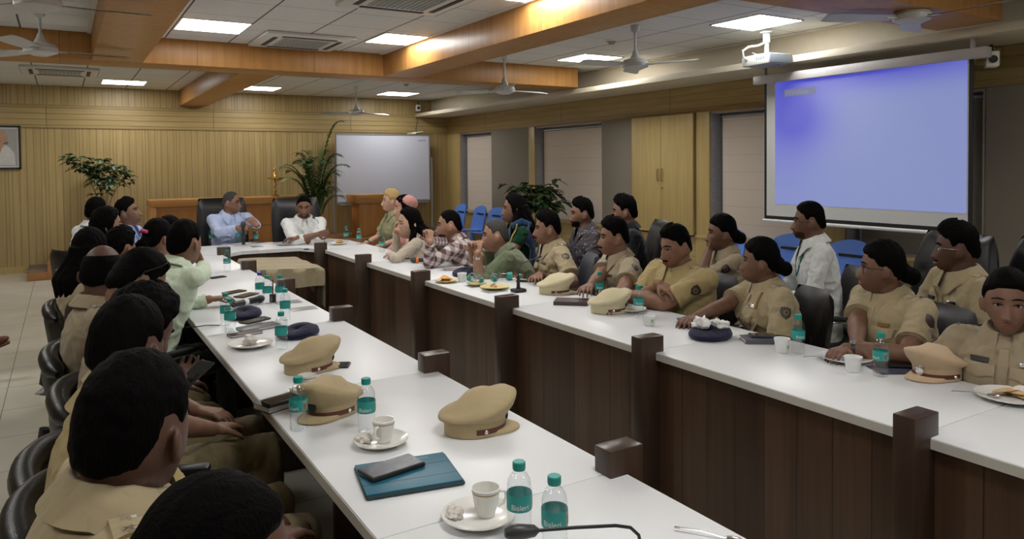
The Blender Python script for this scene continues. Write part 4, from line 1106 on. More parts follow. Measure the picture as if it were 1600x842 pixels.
    # ---- spectacles
    if glasses:
        b = MB(); fz = -.002
        up = glasses == 'up'
        off = V(.012, 0, 0)
        def gp(p): 
            p = np.array(p, float)
            if up: p = roty(-math.radians(38))@p+V(-.02, 0, .045)
            return toW(p)
        fx = max(face_x(fem, .031, -.004), face_x(fem, .05, 0))+.014
        if up: fx += .005
        for sg in (-1, 1):
            ring = []
            for j in range(17):
                a = 2*PI*j/16; y = sg*.033+math.copysign(abs(math.cos(a))**.8, math.cos(a))*.025; z = fz-.004+math.copysign(abs(math.sin(a))**.8, math.sin(a))*.018
                ring.append(gp((fx-.004*abs(y)/.03, y, z)))
            b.tube(ring, .0017, 6, caps=False)
            b.tube([gp((fx-.008, sg*.058, .006)), gp((.05, sg*.082, .004)), gp((-.01, sg*.084, .002)), gp((-.03, sg*.080, -.018))], .0018, 6)
        b.tube([gp((fx, -.009, 0)), gp((fx+.001, 0, .003)), gp((fx, .009, 0))], .0016, 6)
        mm = {'dark': M_glass, 'silver': M_star, 'up': M_glass}.get(glasses, M_glass)
        gb = b.build('sunglasses' if up else 'spectacles', mm, t, ang=180)
        b = MB()
        for sg in (-1, 1):
            b.add([gp((fx-.0005, sg*.033+.024*math.cos(a), fz-.004+.017*math.sin(a))) for a in np.linspace(0, 2*PI, 16, endpoint=False)], [tuple(range(16))])
        b.build('lenses', M_glass if up else M_lens, gb, smooth=False)
    t_info = dict(t=t, H0=H0, s=s, L=L, F1=F1, L1=L1, N=N, Hc=Hc, Rh=Rh, toW=toW, SL=SL, SR=SR, EL=EL, ER=ER, WL=WL, WR=WR, bv=bv, dec=dec, so=so, org=org, rb=rb, body=body, tp=tp, ar=ar, W1=W1)
    if extra: extra(t_info)
    return t_info
def chair_for(p, label, style='mid', group=None, back=.02, rz=0, hd=None):
    o = p['org']; a = math.radians(p['body']+rz if hd is None else hd)
    return office_chair(label, style, (o[0]-math.cos(a)*back, o[1]-math.sin(a)*back, 0), a, group)
def watch(p, which='L', mat_=None, face_=None):
    W_, E_ = (p['WL'], p['EL']) if which == 'L' else (p['WR'], p['ER']); d = unit(E_-W_); c = W_+d*.028
    o = MB().tube([c-d*.008, c+d*.008], [.031, .032], 18).build('wristwatch', mat_ or M_star, p['t'])
    n_ = unit(V(0, 0, 1)-d*d[2]); MB().tube([c+n_*.028, c+n_*.038], [.017, .016], 16).build('watch_face', face_ or M_badge, o)
# ---------------------------------------------------------------- who sits where
_C = np.array([0, 0, 1.6])
def AT(px, py, z):
    """point of the room at height z that the photograph shows at (px, py)"""
    d = _R@np.array([px-800, py-290, F]); return _C+d*((z-1.6)/d[2])
def AY(px, py, y):
    d = _R@np.array([px-800, py-290, F]); return _C+d*(y/d[1])
def W(px, py, z): return ('w', *AT(px, py, z))
_person = person
def person(label, head, face, body=None, **k):
    """hand targets may be given as ('w', x, y, z) in the room"""
    body = face if body is None else body
    if any(isinstance(k.get(q), tuple) and k[q][0] == 'w' for q in ('lh', 'rh')):
        kk = dict(k); 
        # same seat origin as the builder uses
        th = math.radians(body); la = math.radians(k.get('lean', 12)); sa = math.radians(k.get('side', 0)); hip = k.get('hip', .53); hs = k.get('hs', 1.0)
        s = unit(V(math.sin(la), math.sin(sa), math.cos(la)*math.cos(sa))); hd = unit(V(math.sin(la*.6)+.18, math.sin(sa*.6), 1)); nl = k.get('neck', .116)*hs
        L = (head[2]-nl*hd[2]-hip)/s[2]
        if L < .40: hip = head[2]-nl*hd[2]-.40*s[2]; L = .40
        Hc = V(0, 0, hip)+s*L+hd*nl; rb = rotz(th); org = V(head[0], head[1], 0)-rb@V(Hc[0], Hc[1], 0)
        for q in ('lh', 'rh'):
            if isinstance(k.get(q), tuple) and k[q][0] == 'w': k[q] = tuple(rb.T@(V(*k[q][1:])-org))
        for q in ('lhand', 'rhand'):
            if k.get(q) and k[q].get('Fw') is not None: k[q] = dict(k[q]); k[q]['Fd'] = rb.T@V(*k[q].pop('Fw'))
    return _person(label, head, face, body, **k)
GL = None
TIED = dict(fem=1, hair='tied', bun=True)
lap = dict(lh=(.30, .13, .66), rh=(.30, -.13, .66))
LAPK = dict(kx=.44, kz=.52)
# ---- left row, near to far
p = person('person in a khaki uniform in the bottom left foreground, head bent down, forehead showing', AT(318, 905, 1.12), -28, -4, pitch=20, lean=8, hair='reced', skin='dark', uniform=2, top=KH, seed=1, vox=.0045, glasses=None, lh=(.36, .06, .70), rh=(.34, -.06, .68), legs=dict(kx=.46, kz=.56, mat=KHT, spread=.12))
chair_for(p, 'black leather chair under the bent-headed officer at the bottom left', 'low', hd=-18, back=-.15)
p = person('person in khaki with silver shoulder stars seen from behind, nearest full head at left', AT(208, 676, 1.19), 50, 4, lean=4, pitch=6, w_=1.26, skin='dark', hair='short', uniform=2, top=KH, seed=2, vox=.0045, neck=.088, hs=.97, **lap, legs=dict(kx=.46, kz=.55, mat=KHT))
chair_for(p, 'black leather chair behind the star-shouldered officer, nearest of the left row', 'low', hd=-18, back=-.15)
p = person('person with short black hair seen from behind, the head just above the nearest large one', AT(198, 546, 1.17), 52, 4, lean=4, pitch=8, w_=1.0, skin='dark', hair='short', uniform=1, top=KHY, seed=3, vox=.005, hs=.98, lh=(.33, .10, .66), rh=(.36, -.10, .66), legs=dict(kx=.48, kz=.54, mat=KHT))
chair_for(p, 'black leather chair with its rolled top catching the light, second from the bottom left', 'low', hd=-18, back=-.07)
p = person('person with curly black hair hidden between other heads, holding a dark phone in the lap', AT(214, 520, 1.15), 30, 2, lean=8, pitch=22, skin='dark', hair='wavy', uniform=1, top=KHY, seed=4, lh=W(325, 588, .74), rh=W(330, 578, .73), rhand=dict(Pn=(0, .6, .8), curl=(.6, .6, .4)), lhand=dict(Pn=(0, -.6, .8), curl=(.6, .6, .4)), legs=dict(kx=.50, kz=.53, mat=KHT))
PH = p
chair_for(p, 'black leather chair with a chrome arm, third from the bottom left', 'low', hd=-18, back=-.07)
p = person('person in pale khaki with sunglasses pushed up on the head, looking down in profile', AT(213, 443, 1.19), 18, 4, pitch=28, lean=6, skin='mid', hair='short', uniform=0, top=KHG, glasses='up', seed=5, **lap, legs=dict(kx=.50, kz=.54, mat=KHT))
chair_for(p, 'black leather chair behind the man with sunglasses on his head', 'low', hd=-18, back=-.07)
p = person('balding person in a grey-khaki uniform with shoulder insignia, seen from behind', AT(160, 427, 1.155), 62, 4, lean=2, pitch=4, skin='dark', hair='bald', uniform=2, top=KHG, seed=6, **lap, legs=dict(mat=KHT))
chair_for(p, 'black leather chair at the elbow of the balding officer', 'low', hd=-18, back=-.07)
p = person('man in a pale green long-sleeved shirt, one hand held to his ear', AT(288, 381, 1.17), 44, 30, lean=24, w_=1.0, hs=1.06, skin='mid', hair='short', top=PG, sleeve='long', seed=7, rh=W(327, 402, 1.0), rp=(1, -.3, -.5), rhand=dict(Fd=(-.3, .25, 1), Pn=(-1, .3, 0), curl=(.6, .7, .5)), lh=(.52, .10, .81), legs=dict(kx=.45, kz=.50))
chair_for(p, 'black chair with chrome arm under the man in the pale green shirt', 'mid', back=.06)
p = person('woman with long straight black hair down her back, khaki sleeve, near the balding man', AT(140, 391, 1.14), 62, 16, fem=1, lean=2, skin='mid', hair='long', uniform=1, top=KH, badge=False, seed=8, **lap, legs=dict(mat=KHT))
chair_for(p, 'black leather chair behind the long-haired woman in khaki', 'low', hd=-18, back=-.07)
p = person('person with curly dark hair seen over the balding man, among the left row', AT(188, 388, 1.10), 40, 25, fem=1, lean=14, skin='mid', hair='wavy', uniform=0, top=KH, seed=9, **lap)
chair_for(p, 'black leather chair hidden among the left row behind the curly head', 'low', hd=-18, back=-.07)
p = person('woman with black hair tied with a pink clip, just left of the pale green shirt', AT(246, 372, 1.14), 35, 20, lean=16, skin='mid', uniform=0, top=KH, seed=10, **TIED, **lap,
    extra=lambda q: MB().tube([q['toW']((-.10, -.03, .05)), q['toW']((-.115, 0, .06)), q['toW']((-.10, .03, .05))], .012, 8).build('hair_clip', plain('clip_pink', (.5, .05, .2), .4), q['t']))
chair_for(p, 'black chair of the woman with the pink hair clip', 'low', hd=-18, back=-.07)
p = person('woman with black hair partly hidden behind the head of the pale green-shirted man', AT(264, 364, 1.12), 40, 25, lean=22, skin='mid', uniform=0, top=KH, seed=12, **TIED, **lap)
chair_for(p, 'black chair behind the woman hidden by the pale green shirt', 'low', hd=-18, back=-.07)
p = person('woman with dark hair turned right, her cheek showing beside the white-shirted man', AT(166, 352, 1.20), 10, 10, fem=1, lean=10, skin='tan', hair='bob', uniform=0, top=GT and cloth('navy_top', (.02, .025, .05)), seed=13, **lap)
chair_for(p, 'black leather chair with empty armrest, at the far end of the left row', 'mid', hd=-15, back=-.08)
p = person('man in a white shirt seen from behind at the far end of the left row', AT(150, 331, 1.22), 50, 30, lean=8, skin='brown', hair='short', top=WH, sleeve='long', seed=14, **lap)
chair_for(p, 'black mesh-backed chair behind the white-shirted man at far left', 'mid', back=-.04)
p = person('man in a light blue shirt looking up to the right, beside the white-shirted man', AT(199, 333, 1.195), -18, -35, pitch=-16, lean=-4, skin='brown', hair='swept', top=BL, sleeve='long', seed=15, hip=.5, **lap,
    extra=lambda q: MB().tube([q['tp'](.99, .045, .07), q['tp'](.7, .02, .145), q['tp'](.45, 0, .150), q['tp'](.7, -.02, .145), q['tp'](.99, -.045, .07)], .004, 6).build('lanyard', plain('lanyard_dark', (.05, .03, .05), .6), q['t']))
chair_for(p, 'silver-edged dark chair behind the man in the light blue shirt', 'grey', back=.05)
# seated people out of frame at far left: their crossed legs and brown shoes
for lab, x, y, h_ in (('crossed khaki leg with a brown leather shoe reaching in from the left edge', -.42, 6.75, .24), ('second brown shoe and khaki trouser leg at the left edge, nearer the camera', -.42, 5.55, .12)):
    t = thing('person', lab, 'person', (x-.62, y, 0), 0)
    b = MB(); b.ell((-.25, 0, .56), (.16, .18, .14)); b.ell((-.30, 0, .85), (.13, .19, .30)); b.rcone((-.2, -.1, .54), (.22, -.07, .52), .09, .07, 14); b.rcone((.22, -.07, .52), (.30 if h_ < .2 else .46, .02, h_+.10), .065, .05, 14); b.rcone((-.2, .1, .54), (.22, .1, .50), .09, .07, 14); b.rcone((.22, .1, .50), (.16, .1, .12), .065, .05, 14)
    me = remesh(b, .011, 5); linkmesh('trousers', me, KHT, t)
    b = MB(); b.rcone((-.28, 0, .85), (-.26, 0, 1.05), .12, .06, 14); b.ell((-.25, 0, 1.2), (.095, .075, .115)); b.rcone((-.28, -.18, 1.0), (-.05, -.22, .78), .045, .04, 10); b.rcone((-.05, -.22, .78), (.12, -.05, .66), .038, .03, 10); b.rcone((-.28, .18, 1.0), (-.05, .22, .78), .045, .04, 10); b.rcone((-.05, .22, .78), (.12, .05, .66), .038, .03, 10)
    ax = .30 if h_ < .2 else .46
    b.rcone((ax-.02, .02, h_+.12), (ax+.02, .02, h_+.03), .036, .034, 10); b.rcone((.16, .1, .14), (.16, .1, .06), .036, .034, 10)
    linkmesh('body', remesh(b, .008, 3), SK['dark'], t)
    for c, rt in (((ax+.03, .02, h_-.03), roty(-.35 if h_ > .2 else .1)), ((.16, .1, 0), np.eye(3))):
        b = MB(); b.ell((.08, 0, .045), (.12, .045, .040), n=16, m=10); b.ell((0, 0, .06), (.06, .042, .055), n=14, m=10); b.box((-.06, -.038, 0), (.19, .038, .02), bev=.006); b.xf(rt, c); b.build('shoe', M_brown, t, ang=180)
    office_chair('black chair just outside the left edge, under the person with the %s shoe' % ('raised' if h_ > .2 else 'lowered'), 'mid', (x-.82, y, 0), 0)
# ---- head table
def holdmic(q): pass
HPOS = AT(361, 317, 1.20)
p = person('man in light blue-white shirt and spectacles at the head table holding a black microphone', HPOS, -28, -82, lean=12, skin='mid', hair='reced', hc='grey', top=LB, sleeve='long', glasses='dark', seed=16, w_=1.08, rh=tuple(np.r_[0, 0, 0]) if False else ('w', *AY(372, 356, 8.18)), rhand=dict(Fw=(1, -.2, .1), Pn=(0, 1, 0), curl=(1.1, 1.1, .8), fist=True), lh=('w', *AY(402, 352, 8.14)), lhand=dict(Fw=(-.7, .1, .7), Pn=(-1, 0, 0), curl=(.6, .6, .4)), lp=(0, 1, -1), legs=dict(mat=GT))
watch(p, 'L', M_badge)
mp = AY(380, 362, 8.16)
t = thing('handheld_microphone', 'black handheld microphone held by the speaking man at the head table', 'microphone', (mp[0], mp[1], .775))
MB().lathe([(0, 0), (.017, 0), (.019, .03), (.017, .17), (.020, .19), (.020, .195)], n=18).build('handle', blackp, t); MB().ell((0, 0, .215), (.027, .027, .03), n=16, m=12).build('grille_head', plain('mic_grille', (.03, .03, .032), .4, nscale=400, var=.5), t)
o = p['org']; office_chair('high-backed black leather chair behind the man with spectacles at the head table', 'exec', (o[0], o[1]+.05, 0), -PI/2)
p = person('man in a white shirt with a trimmed beard, arms folded at the head table', AT(475, 324, 1.15), -106, -98, pitch=4, lean=8, skin='brown', hair='short', top=WH, sleeve='rolled', beard=2, moust=False, seed=17, w_=1.06, lh=(.30, -.10, .84), rh=(.33, .10, .87), lp=(-.1, 1, -.5), rp=(-.1, -1, -.5), lhand=dict(Fd=(-.1, -1, 0), Pn=(0, 0, -1)), rhand=dict(Fd=(-.1, 1, .1), Pn=(-1, 0, 0)))
o = p['org']; office_chair('high-backed black leather chair behind the man in white with folded arms', 'exec', (o[0], o[1]+.05, 0), -PI/2)
# ---- right front row, far to near
p = person('blonde woman in a sage green short-sleeved shirt at the far corner of the table', AT(612, 313, 1.22), 158, 180, fem=1, lean=4, skin='fair', hair='tied', hc='blonde', top=SG, seed=18, lh=(.30, .14, .74), rh=(.32, -.12, .76), legs=dict(mat=cloth('light_trousers', sl((190, 175, 150)))))
watch(p, 'R', M_star); chair_for(p, 'black chair under the blonde woman', 'mid')
p = person('person in a pink head covering with black sunglasses on top, behind the long-haired woman', AT(632, 325, 1.17), 160, 172, fem=1, lean=6, skin='fair', hair='bob', hc='black', top=PK, sleeve='long', glasses='up', seed=19, pat=True, **lap,
    extra=lambda q: MB().ell((0, 0, 0), (.112, .090, .088), n=28, m=18).xf(q['Rh'], q['toW']((-.022, 0, .045))).build('head_covering', PK, q['t'], ang=180))
chair_for(p, 'black chair under the person in the pink head covering', 'mid')
p = person('woman with long loose black hair in a beige blazer, chin on her hand', AT(640, 349, 1.07), 172, 150, fem=1, hs=1.14, lean=22, skin='fair', hair='long', top=BZ, sleeve='long', coll=True, seed=20, w_=1.0, rh=W(619, 362, .985), rp=(.2, -.2, -1), rhand=dict(Fd=(-.1, .3, 1), Pn=(-1, .2, 0), curl=(.7, .8, .5)), lh=W(612, 398, .80), lhand=dict(Pn=(0, 0, -1)), lp=(0, 1, -.2))
chair_for(p, 'black chair under the woman in the beige blazer', 'mid')
p = person('man in a brown and white plaid shirt, hands clasped in front of his face', AT(703, 352, 1.085), 150, 152, hs=1.10, lean=22, skin='tan', hair='buzz', top=PL, sleeve='long', seed=21, w_=1.05, lh=W(672, 378, .99), rh=W(666, 376, .99), lp=(.8, .2, -.5), rp=(.8, -.2, -.5), lhand=dict(Fd=(.1, -.6, .9), Pn=(-.3, -1, 0), curl=(.8, .8, .6)), rhand=dict(Fd=(.1, .5, 1), Pn=(-.3, 1, 0), curl=(.6, .7, .6)), beard=2)
watch(p, 'L', M_badge); chair_for(p, 'dark grey chair under the man in the plaid shirt', 'grey')
p = person('close-cropped man in an olive green t-shirt, both fists at his mouth, elbows on the table', AT(775, 368, 1.055), 148, 150, hs=1.05, lean=27, skin='tan', hair='buzz', hc='grey', top=OG, sleeve='short', coll=True, seed=22, w_=1.10, lh=W(746, 396, .95), rh=W(737, 394, .95), lp=(1, .15, -.35), rp=(1, -.15, -.35), lhand=dict(Fd=(-.1, -.5, 1), Pn=(-.5, -1, 0), curl=(.9, .9, .6), fist=True), rhand=dict(Fd=(-.1, .5, 1), Pn=(-.5, 1, 0), curl=(.9, .9, .6)))
watch(p, 'L', M_star, M_white); chair_for(p, 'dark grey chair behind the man in the olive t-shirt', 'grey', back=.0)
p = person('officer in khaki with black side-swept hair, farthest uniformed man of the right row', AT(856, 357, 1.12), 150, 162, lean=8, skin='mid', hair='swept', uniform=2, top=KH, moust=True, beard=False, seed=23, w_=1.06, lh=W(872, 445, .80), rh=W(842, 430, .81), lhand=dict(Pn=(0, 0, -1)), rhand=dict(Pn=(0, 0, -1)), belt=True)
chair_for(p, 'dark grey chair behind the farthest khaki officer', 'grey', back=.02, rz=-8)
p = person('officer in grey-khaki with a thin moustache, between the two other uniformed men', AT(960, 371, 1.11), 152, 160, lean=6, belly=.045, skin='mid', hair='swept', uniform=2, top=KHG, moust=True, seed=24, w_=1.08, lh=W(955, 478, .79), rh=W(905, 468, .80), belt=True)
chair_for(p, 'dark grey chair behind the grey-khaki officer', 'grey', rz=-8)
p = person('stout officer in yellow-khaki with a moustache and gold bracelet, forearms crossed on the table', AT(1056, 386, 1.10), 172, 176, pitch=8, lean=6, belly=.05, skin='mid', hair='swept', uniform=1, top=KHY, moust=True, seed=25, w_=1.28, vox=.005, lh=(.36, -.12, .83), rh=(.25, .06, .90), lp=(-.1, 1, -.5), rp=(-.1, -1, -.5), lhand=dict(Fd=(-.2, -1, 0), Pn=(0, 0, -1)), rhand=dict(Fd=(-.2, 1, -.2), Pn=(-.3, 0, -1), curl=(.5, .5, .4)))
d = unit(p['WR']-p['ER']); c = p['WR']-d*.01; MB().tube([c-d*.006, c+d*.006], [.036, .036], 18).build('gold_bracelet', M_gold, p['t'])
chair_for(p, 'black leather chair behind the stout officer', 'mid')
def cord(q):
    a = q['SL']*.7+q['N']*.3+q['s']*.065; b_ = []
    for f_ in np.linspace(0, 1, 9):
        pt = q['tp'](.93-.45*f_, .10+.02*math.sin(PI*f_)); h = q['bv'].ray_cast(Vector(pt+q['F1']*.4), Vector(-q['F1']), .8); b_.append((np.array(h[0]) if h[0] else pt)+q['F1']*.006)
    MB().tube(b_, .006, 8).build('whistle_cord', plain('cord_tan', (.25, .15, .05), .7), q['t'])
p = person('woman officer in khaki with tied-back hair and a whistle cord, looking away to the left', AT(1190, 408, 1.075), 124, 150, lean=4, skin='brown', uniform=2, top=KH, seed=26, w_=1.18, vox=.0048, lh=(.22, .10, .66), rh=W(1085, 497, .80), belt=True, extra=cord, **TIED)
chair_for(p, 'black leather chair with chrome arm behind the woman with the whistle cord', 'mid')
p = person('woman officer in khaki with spectacles and a hair bun, forearms folded on the table', AT(1380, 418, 1.11), 122, 160, lean=8, skin='brown', uniform=3, top=KH, glasses='dark', seed=27, w_=1.24, vox=.0048, lh=W(1322, 545, .80), rh=W(1338, 548, .80), lp=(-.1, 1, -.5), rp=(-.1, -1, -.5), lhand=dict(Fw=(-1, -.1, 0), Pn=(0, 0, -1)), rhand=dict(Fw=(.2, -1, 0), Pn=(0, 0, -1)), **TIED)
watch(p, 'L', M_badge, M_star); chair_for(p, 'black leather chair behind the woman with spectacles', 'mid')
p = person('woman officer at the right edge of the picture facing the camera, hair pulled back', AT(1575, 472, 1.065), 205, 196, fem=1, lean=2, skin='brown', hair='tied', uniform=2, top=KHG, seed=28, w_=1.04, vox=.0045, lh=(.24, .22, .70), rh=(.24, -.22, .70))
chair_for(p, 'black chair under the woman at the right edge', 'mid', back=.0)
# ---- right back row
def sari(q):
    b = MB(); pts = []
    for i in range(22):
        f_ = i/21; row = []
        for j in range(9):
            v = -1+j/4
            u = 1.0-1.15*f_; y = .15-.30*f_+v*.055*(1+.6*f_)
            pt = q['H0']+q['s']*q['L']*u+q['L1']*y
            h = q['bv'].ray_cast(Vector(pt+q['F1']*.4+q['s']*.0), Vector(-q['F1']), .8)
            c = np.array(h[0]) if h[0] else pt+q['F1']*.05
            row.append(c+q['F1']*(.010+.004*math.cos(v*14)))
        pts.append(row)
    b.grid(pts)
    pts = []
    for i in range(14):
        f_ = i/13; row = []
        for j in range(9):
            v = -1+j/4; pt = q['H0']+q['s']*q['L']*(1.0-.9*f_)+q['L1']*(.15+v*.055); h = q['bv'].ray_cast(Vector(pt-q['F1']*.4), Vector(q['F1']), .8); c = np.array(h[0]) if h[0] else pt-q['F1']*.05
            row.append(c-q['F1']*(.010+.004*math.cos(v*14)))
        pts.append(row)
    b.grid(pts)
    b.tube([q['SL']*.85+q['N']*.15+q['s']*.03-q['F1']*.07, q['SL']*.85+q['N']*.15+q['s']*.066, q['SL']*.85+q['N']*.15+q['s']*.03+q['F1']*.08], .034, 12)
    o_ = b.build('sari_drape', SB, q['t'], ang=180)
    bd = []
    for f_ in np.linspace(0, 1, 14):
        pt = q['H0']+q['s']*q['L']*(1-1.1*f_)+q['L1']*(.205-.25*f_); h = q['bv'].ray_cast(Vector(pt+q['F1']*.4), Vector(-q['F1']), .8); bd.append((np.array(h[0]) if h[0] else pt+q['F1']*.03)+q['F1']*.016)
    MB().tube(bd, .011, 8, flat=.5).build('sari_border', plain('sari_gold', (.38, .36, .10), .5), o_)
p = person('woman with shoulder-length black hair in a dark blue sari with a green blouse', AT(804, 326, 1.225), 150, 160, fem=1, lean=2, skin='mid', hair='long', top=GR, sleeve='cap', coll=False, seed=29, extra=sari, **lap, legs=dict(mat=SB))
chair_for(p, 'grey chair behind the woman in the sari', 'grey')
p = person('bearded young man in a dark dotted shirt in the back row', AT(910, 334, 1.18), 150, 165, lean=4, skin='mid', hair='swept', top=DT, sleeve='long', beard=1, seed=30, **lap)
chair_for(p, 'dark chair under the man in the dotted shirt', 'mid')
p = person('young man in a black shirt with thick wavy hair in the back row', AT(976, 331, 1.215), 138, 150, lean=4, skin='mid', hair='wavy', top=BK, sleeve='long', seed=31, glasses=None, **lap)
chair_for(p, 'black leather chair behind the man in the black shirt', 'tuft', back=-.02)
p = person('woman officer in khaki in the back row resting her hand on her chin', AT(1129, 364, 1.13), 142, 155, lean=4, skin='brown', uniform=1, top=KHG, seed=32, w_=.95, lh=W(1108, 390, 1.02), lp=(.5, .5, -1), lhand=dict(Fd=(-.1, -.1, 1), Pn=(-1, 0, 0), curl=(.8, .9, .6)), rh=(.28, -.05, .68), **TIED)
chair_for(p, 'dark grey chair beside the woman with her hand on her chin', 'grey')
def lany(q):
    pts = []
    for u, y in ((1.0, .06), (.9, .06), (.8, .045), (.7, .03), (.6, .0), (.7, -.03), (.8, -.045), (.9, -.06), (1.0, -.06)):
        pt = q['tp'](u, y); h = q['bv'].ray_cast(Vector(pt+q['F1']*.4), Vector(-q['F1']), .8); pts.append((np.array(h[0]) if h[0] else pt+q['F1']*.05)+q['F1']*.006)
    MB().tube(pts, .005, 6).build('lanyard', plain('lanyard_green', (.03, .13, .12), .6), q['t'])
p = person('man in a white shirt with a green lanyard and spectacles, back row below the screen', AT(1265, 346, 1.215), 128, 142, lean=4, skin='brown', hair='short', top=WH, sleeve='long', glasses='dark', beard=2, seed=33, w_=1.0, extra=lany, lh=(.30, .08, .72), rh=(.30, -.12, .70), legs=dict(kz=.58))
chair_for(p, 'black leather chair with chrome arm behind the man with the lanyard', 'mid')
o = p['org']; a = math.radians(142); c = V(o[0]+math.cos(a)*.27, o[1]+math.sin(a)*.27)
b = MB().box((-.15, -.11, 0), (.15, .11, .006)); ob = b.build('paper_sheets', plain('paper_white', (.72, .72, .70), .7), None, loc=(c[0], c[1], .668)); ob.rotation_euler = (0, 0, a); tag(ob, 'white papers lying on the lap of the man with the lanyard', 'paper')
p = person('officer in khaki with silver-rimmed spectacles and moustache in a tufted black chair, back row', AT(1496, 388, 1.165), 118, 150, lean=2, belly=.03, skin='dark', hair='swept', uniform=2, top=KH, glasses='silver', moust=True, seed=34, w_=1.08, lh=(.26, .10, .68), rh=(.28, -.10, .68))
chair_for(p, 'tufted black leather armchair behind the officer with silver spectacles', 'mid', back=.03)
office_chair('tall tufted black leather chair standing empty, right of the officer with silver spectacles', 'tuft', (4.62, 2.02, 0), PI*.92)
office_chair('tall tufted black leather chair standing empty, left of the officer with silver spectacles', 'tuft', (4.55, 2.55, 0), PI*.92)
office_chair('dark chair standing empty in the back row beside the man in the black shirt', 'mid', (4.1, 4.0, 0), PI*.9)
# ---------------------------------------------------------------- things on the tables
Z = TT+.0006
plast = clearmat('clear_bottle', (.95, .97, .98), .16); teal = plain('teal_cap', (.0, .26, .22), .4); labm = plain('teal_label', (.02, .30, .27), .45, var=.03); water = clearmat('water', (.95, .98, .98), .05)
labw = plain('label_white', (.7, .75, .75), .5)
BH = .172
def _label_text():
    cu = bpy.data.curves.new('t', 'FONT'); cu.body = 'Bisleri'; cu.size = .017; to = bpy.data.objects.new('tmp', cu); COL.objects.link(to)
    me = bpy.data.meshes.new_from_object(to.evaluated_get(bpy.context.evaluated_depsgraph_get())); bpy.data.objects.remove(to)
    for v in me.vertices:
        a = -(v.co.x-.026)/.0292; x = .0292*math.cos(a); y = -.0292*math.sin(a); z = v.co.y+.072; v.co = (x, y, z)
    me.materials.append(labw); return me
LT = _label_text()
def bottle0(label, lying=False):
    t = thing('water_bottle', label, 'bottle', (0, 0, 0), 0, 'small clear water bottles with teal caps')
    pr = [(0, .004), (.018, .001), (.026, .004), (.0275, .012)]
    for i in range(5): z = .016+i*.010; pr += [(.0275, z), (.0262, z+.005), (.0275, z+.010)]
    pr += [(.0282, .068), (.0282, .102), (.0275, .106), (.0275, .120), (.025, .132), (.018, .144), (.0125, .149), (.0125, .156)]
    MB().lathe(pr, n=28).build('bottle_body', plast, t, ang=60)
    l = MB().lathe([(.0286, .066), (.0288, .067), (.0288, .102), (.0286, .103)], n=28).build('label', labm, t)
    o = bpy.data.objects.new('label_text', LT); COL.objects.link(o); o.parent = l
    b = MB(); b.grid([[(.0291*math.cos(a), .0291*math.sin(a), z) for z in (.070, .099)] for a in np.linspace(1.0, 1.75, 8)]); b.k = 1
    b.grid([[(.0294*math.cos(a), .0294*math.sin(a), z) for z in (.073, .090)] for a in np.linspace(1.15, 1.5, 5)])
    b.build('label_picture', [plain('label_scene', (.16, .30, .24), .5, nscale=90, var=.7), plain('label_brown', (.25, .12, .07), .5)], l)
    MB().lathe([(0, .172), (.013, .172), (.0148, .170), (.0150, .158), (.0140, .153), (.0135, .153)], n=24).build('cap', teal, t)
    return t
B0 = None
def bottle(label, x, y, rz=0, z=Z, mode='up', capm=None):
    global B0
    if B0 is None: B0 = bottle0(label); o = B0
    else: o = dup(B0, label=label)
    o.location = (x, y, z); o.rotation_euler = (0, 0, rz) if mode == 'up' else (PI/2, 0, rz)
    if mode != 'up': o.location[2] = z+.0295
    if capm:
        for c in o.children:
            if c.name.startswith('cap'): me = c.data.copy(); me.materials[0] = capm; c.data = me
    return o
ba = -1.9
for lab, px, py, r in (('water bottle nearest the camera on the left, farther of the pair by the gooseneck microphone', 812, 838, ba), ('water bottle cut off by the bottom edge, behind the microphone neck', 867, 866, ba-.3),
    ('water bottle standing right of the second khaki cap, behind the saucer', 573, 675, ba), ('water bottle standing against the second khaki cap, beside the stacked notebooks', 467, 672, ba-.5),
    ('water bottle in front of the navy beret', 440, 545, ba+2), ('water bottle at the left end of the beret cluster, nearer of two', 360, 519, ba+2), ('water bottle at the left end of the beret cluster, half hidden', 353, 508, ba+1),
    ('water bottle standing left in the pair beside the black cylinder microphone', 418, 474, ba+2), ('water bottle standing right in the pair beside the socket covers', 438, 473, ba+3), ('water bottle standing just behind the navy beret', 446, 500, ba+2),
    ('water bottle on the table in front of the green-shirted elbow', 355, 424, ba), ('water bottle on the head table right of the microphone', 400, 381, ba), ('water bottle on the head table in front of the speaking man', 373, 379, ba), ('water bottle at the left end of the head table', 331, 381, ba),
    ('water bottle in front of the bearded man, left one', 462, 376, ba), ('water bottle in front of the bearded man, next to the thin microphone', 493, 376, ba), ('water bottle at the far corner beside the second chip plate, left one', 541, 378, ba), ('water bottle at the far corner, right one near the blonde woman', 561, 382, ba),
    ('water bottle before the woman in the beige blazer', 597, 394, ba), ('water bottle in front of the grey-khaki officer', 937, 468, ba), ('water bottle between the big khaki cap and the stout officer', 998, 495, ba), ('water bottle beside the paper cup and the dark notebook on the right table', 1247, 552, ba), ('water bottle left of the badge-fronted cap', 1376, 588, ba-1.4)):
    q = AT(px, py, Z); bottle(lab, q[0], q[1], r)
q = AT(404, 470, Z); bottle('water bottle with a dark blue cap behind the cluster of teal-capped ones', q[0]+.02, q[1]+.05, 0, capm=plain('blue_cap', (.03, .05, .35), .4))
for i, (px, py, r) in enumerate(((733, 446, -.75), (752, 449, -.35), (773, 447, -.5), (812, 437, 1.2))):
    q = AT(px, py, Z); q = q-V(math.sin(r), -math.cos(r), 0)*.16; bottle('empty water bottle lying on its side among the plates, %s' % ('leftmost of four', 'second from the left', 'third from the left', 'rightmost of four')[i], q[0], q[1], r, z=Z+(.018 if i < 3 else 0), mode='side')
